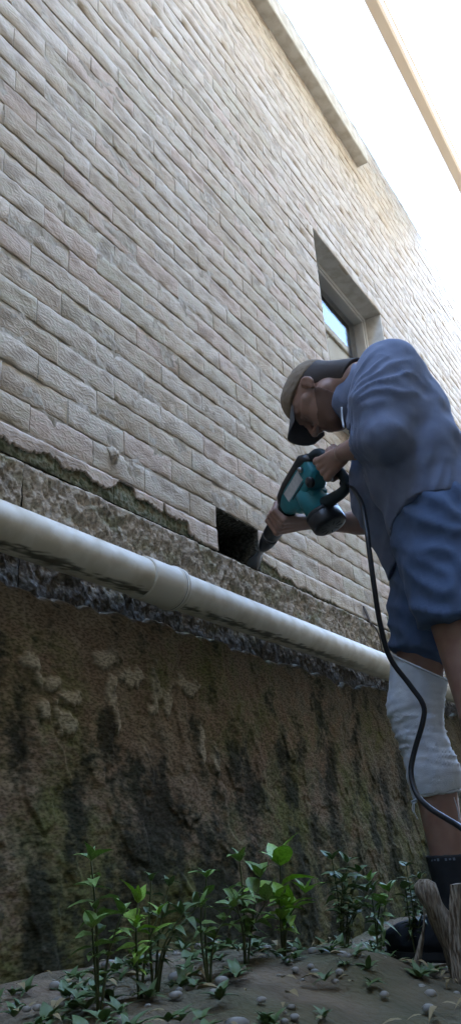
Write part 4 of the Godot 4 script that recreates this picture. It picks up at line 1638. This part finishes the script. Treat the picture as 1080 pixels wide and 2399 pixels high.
func weed(called: String, label: String, at: Vector3, height: float, opts: Dictionary) -> Node3D:
	at.y = bank(at.x, at.z) - 0.005
	height -= at.y
	var t := thing(called, label, "plant", at, opts.get("group", "weeds at the foot of the wall"))
	var r := RandomNumberGenerator.new()
	r.seed = opts.seed
	var m: Material = opts.leaf
	var stems: Array = opts.stems
	for s in stems:
		# s: [lean x, lean z, height share, number of leaf pairs, leaf length]
		var h: float = height * s[2]
		var top := Vector3(s[0], h, s[1])
		var mid := Vector3(s[0] * 0.35 + r.randf_range(-0.006, 0.006), h * 0.55, s[1] * 0.35 + r.randf_range(-0.006, 0.006))
		var line := smooth_line([Vector3(s[0] * 0.08, -0.01, s[1] * 0.08), mid, top], 0.012)
		var radii := []
		for i in line.size():
			radii.append(lerpf(0.0028, 0.0012, float(i) / line.size()))
		var st := begin(true)
		tube(st, line, radii, 6)
		part(done(st), "stem", M.stem, t)
		var pairs: int = s[3]
		for k in pairs:
			var u := lerpf(0.3, 1.0, pow((k + 0.6) / pairs, 0.8)) if k < pairs - 1 else 1.0
			var p := line[mini(line.size() - 1, int(u * (line.size() - 1)))]
			var turn := k * 1.9 + r.randf_range(-0.4, 0.4)
			for side in (2 if k < pairs - 1 else 4):
				var a := turn + (PI if side % 2 == 1 else 0.0) + (1.3 if side > 1 else 0.0) + r.randf_range(-0.3, 0.3)
				var pitch := r.randf_range(-0.55, 0.15) - (0.45 if k == pairs - 1 else 0.0) - (0.3 if side > 1 else 0.0)
				var size: float = s[4] * r.randf_range(0.7, 1.15) * (0.62 if k == 0 else 1.0) * (0.8 if side > 1 else 1.0)
				var o := part(leaves[r.randi() % leaves.size()], "leaf", m, t)
				o.transform = Transform3D(Basis(Vector3.UP, a) * Basis(Vector3.RIGHT, pitch) * Basis(Vector3.BACK, r.randf_range(-0.35, 0.35)) * Basis.from_scale(Vector3(size * r.randf_range(0.75, 1.2), size, size)), p)
	return t


func build_plants() -> void:
	for i in 9:
		leaves.append(leaf_mesh([0.12, 0.3, 0.2, 0.42, 0.05, 0.25, 0.55, 0.1, 0.35][i], [0.24, 0.28, 0.21, 0.26, 0.31, 0.23, 0.17, 0.34, 0.2][i], [0.25, 0.4, 0.15, 0.3, 0.5, 0.2, 0.35, 0.1, 0.6][i]))
	weed("broad_leaf_weed", "tallest bright green weed with large pointed leaves at the wall foot", Vector3(1.64, 0.0, 0.43), 0.245, {"seed": 3, "leaf": M.leaf_bright, "stems": [[0.0, 0.01, 1.0, 4, 0.084], [0.03, 0.05, 0.66, 4, 0.062], [-0.05, 0.03, 0.62, 4, 0.06], [0.05, 0.0, 0.5, 3, 0.06]]})
	weed("broad_leaf_weed", "round-leaved weed leaning left beside the tallest bright green weed", Vector3(1.49, 0.0, 0.43), 0.262, {"seed": 5, "leaf": M.leaf_mid, "stems": [[-0.03, 0.02, 1.0, 5, 0.05], [0.03, 0.03, 0.82, 5, 0.056], [0.0, 0.06, 0.6, 4, 0.05], [-0.07, 0.03, 0.62, 4, 0.05]]})
	weed("broad_leaf_weed", "lone upright weed with drooping leaves, leftmost at the wall foot", Vector3(1.065, 0.0, 0.43), 0.285, {"seed": 8, "leaf": M.leaf_mid, "stems": [[-0.02, 0.0, 1.0, 8, 0.046], [0.03, 0.02, 0.6, 5, 0.04], [-0.05, 0.03, 0.55, 4, 0.04]]})
	weed("small_weed", "low weed with pale narrow leaves right of the leftmost weed", Vector3(1.15, 0.0, 0.44), 0.215, {"seed": 13, "leaf": M.leaf_bright, "stems": [[0.0, 0.0, 1.0, 5, 0.044], [0.03, 0.02, 0.85, 4, 0.04], [-0.03, 0.02, 0.75, 4, 0.038]]})
	weed("small_weed", "thin-stemmed weed with a tuft of small leaves on top", Vector3(1.20, 0.0, 0.43), 0.245, {"seed": 17, "leaf": M.leaf_grey, "stems": [[0.0, 0.0, 1.0, 6, 0.032], [0.05, 0.0, 0.93, 5, 0.042], [0.03, 0.04, 0.66, 5, 0.036], [0.09, 0.03, 0.7, 5, 0.038]]})
	weed("small_weed", "slender weed with a star of leaves between two leafier weeds", Vector3(1.345, 0.0, 0.44), 0.24, {"seed": 23, "leaf": M.leaf_mid, "stems": [[0.01, 0.0, 1.0, 5, 0.04], [-0.04, 0.02, 0.72, 4, 0.038], [0.05, 0.03, 0.66, 5, 0.042]]})
	weed("bushy_weed", "bushy grey-green weed with many small leaves, left of the timber", Vector3(1.90, 0.0, 0.44), 0.245, {"seed": 29, "leaf": M.leaf_grey, "stems": [[0.0, 0.0, 1.0, 9, 0.042], [0.04, 0.02, 0.95, 9, 0.046], [0.08, 0.03, 0.85, 8, 0.044], [-0.04, 0.04, 0.78, 7, 0.042], [0.05, 0.06, 0.66, 6, 0.044], [0.11, 0.05, 0.66, 6, 0.04]]})
	weed("bushy_weed", "weed with long narrow leaves between the two bushy weeds", Vector3(2.06, 0.0, 0.46), 0.185, {"seed": 31, "leaf": M.leaf_mid, "stems": [[0.0, 0.0, 1.0, 5, 0.058], [0.05, 0.03, 0.85, 5, 0.054], [-0.04, 0.04, 0.75, 5, 0.048]]})
	weed("bushy_weed", "dense small-leaved weed next to the broken post", Vector3(2.10, 0.0, 0.545), 0.215, {"seed": 37, "leaf": M.leaf_grey, "stems": [[0.01, 0.0, 1.0, 9, 0.034], [0.04, 0.02, 0.85, 8, 0.034], [-0.04, 0.01, 0.78, 7, 0.032], [0.0, 0.05, 0.66, 7, 0.032], [0.07, -0.02, 0.7, 6, 0.032]]})
	# low growth between them: small rosettes sitting on the earth
	var st := SurfaceTool.new()
	st.begin(Mesh.PRIMITIVE_TRIANGLES)
	var dry := SurfaceTool.new()
	dry.begin(Mesh.PRIMITIVE_TRIANGLES)
	var r := RandomNumberGenerator.new()
	r.seed = 77
	for i in 210:
		var x := r.randf_range(0.9, 2.45)
		var z := r.randf_range(0.13, 0.70)
		var y := bank(x, z) - 0.004
		var size := r.randf_range(0.018, 0.042)
		var count := r.randi_range(4, 8)
		for k in count:
			var f := Transform3D(Basis(Vector3.UP, TAU * k / count + r.randf_range(-0.4, 0.4)) * Basis(Vector3.RIGHT, r.randf_range(-1.0, -0.15)) * Basis.from_scale(Vector3(r.randf_range(0.7, 1.2), 1.0, 1.0) * size * r.randf_range(0.7, 1.15)), Vector3(x, y, z))
			st.append_from(leaves[r.randi() % leaves.size()], 0, f)
	for i in 260:
		var x := r.randf_range(0.7, 2.6)
		var z := r.randf_range(0.12, 1.25)
		var f := Transform3D(Basis(Vector3.UP, r.randf() * TAU) * Basis(Vector3.RIGHT, r.randf_range(-0.25, 0.1)) * Basis.from_scale(Vector3.ONE * r.randf_range(0.015, 0.045)), Vector3(x, bank(x, z) + 0.008, z))
		dry.append_from(leaves[r.randi() % leaves.size()], 0, f)
	var low := part(st.commit(), "ground_cover", M.leaf_grey, self)
	tag(low, "low tangle of small green leaves on the earth", "ground cover", "", "stuff")
	var litter := part(dry.commit(), "leaf_litter", M.leaf_dry, self)
	tag(litter, "dry brown leaves scattered over the earth below the weeds", "leaf litter", "", "stuff")
	var stones := SurfaceTool.new()
	stones.begin(Mesh.PRIMITIVE_TRIANGLES)
	var ball := SphereMesh.new()
	ball.radius = 1.0
	ball.height = 2.0
	ball.radial_segments = 7
	ball.rings = 4
	for i in 420:
		var x := r.randf_range(0.6, 2.8)
		var z := r.randf_range(0.12, 1.3)
		var size := r.randf_range(0.003, 0.011) * (1.0 + pow(r.randf(), 6.0))
		stones.append_from(ball, 0, Transform3D(Basis(Vector3.UP, r.randf() * TAU) * Basis.from_scale(Vector3(size * r.randf_range(0.9, 1.5), size * 0.6, size)), Vector3(x, bank(x, z) - 0.004, z)))
	var gravel := part(stones.commit(), "pebbles", M.pebble, self)
	tag(gravel, "small grey pebbles lying on the earth", "pebbles", "", "stuff")


func build_timber() -> void:
	# a broken, weathered post and a split plank stand in front of the boot
	var n := noise(26.0, 3, 501)
	var t := thing("broken_post", "weathered grey stump of a broken timber post with a knobbly split top", "post", Vector3(1.86, 0.0, 0.72))
	var st := begin(true)
	var rings := []
	for lev in [[-0.02, 0.050, 0.030, 0.03, 0.03], [0.06, 0.042, 0.026, 0.015, 0.012], [0.115, 0.030, 0.021, -0.008, -0.008], [0.140, 0.022, 0.018, -0.016, -0.018], [0.152, 0.023, 0.019, -0.020, -0.024], [0.172, 0.026, 0.021, -0.022, -0.030], [0.190, 0.022, 0.018, -0.024, -0.032], [0.199, 0.010, 0.008, -0.024, -0.033]]:
		var rr := PackedVector3Array()
		for j in 18:
			var a := TAU * j / 18.0
			var k := 1.0 + 0.35 * n.get_noise_2d(cos(a) + lev[0] * 3.0, sin(a) * 1.0)
			rr.append(Vector3(lev[3] + cos(a) * lev[2] * k, lev[0], lev[4] - sin(a) * lev[1] * k))
		rings.append(rr)
	skin(st, rings)
	part(done(st), "post", M.timber, t)
	st = begin(true)
	tube(st, smooth_line([Vector3(-0.02, 0.0, -0.09), Vector3(-0.02, 0.07, -0.062), Vector3(-0.022, 0.115, -0.046), Vector3(-0.022, 0.15, -0.042)], 0.012), [0.010, 0.010, 0.009, 0.009, 0.008, 0.008, 0.007, 0.007, 0.006, 0.006, 0.005, 0.004, 0.003, 0.003, 0.002, 0.002], 7)
	part(done(st), "splinter", M.timber, t)
	t = thing("split_plank", "upright split plank of weathered timber at the right edge", "plank", Vector3(1.80, 0.0, 0.745))
	for k in 2:
		st = begin()
		rings = []
		for lev in [[-0.02, 0.0], [0.06, 0.003], [0.12, 0.010], [0.17, 0.018], [0.19 - 0.02 * k, 0.022]]:
			var o := Vector3(0.0 + k * 0.012, lev[0], 0.004 + lev[1] + k * 0.027)
			var w := 0.013 - (0.004 if lev[0] > 0.165 else 0.0)
			rings.append(PackedVector3Array([o + Vector3(0.02, 0, w), o + Vector3(0.02, 0, -w), o + Vector3(-0.02, 0, -w * 0.9), o + Vector3(-0.02, 0, w * 0.9)]))
		skin(st, rings)
		part(done(st), "split", M.timber, t)
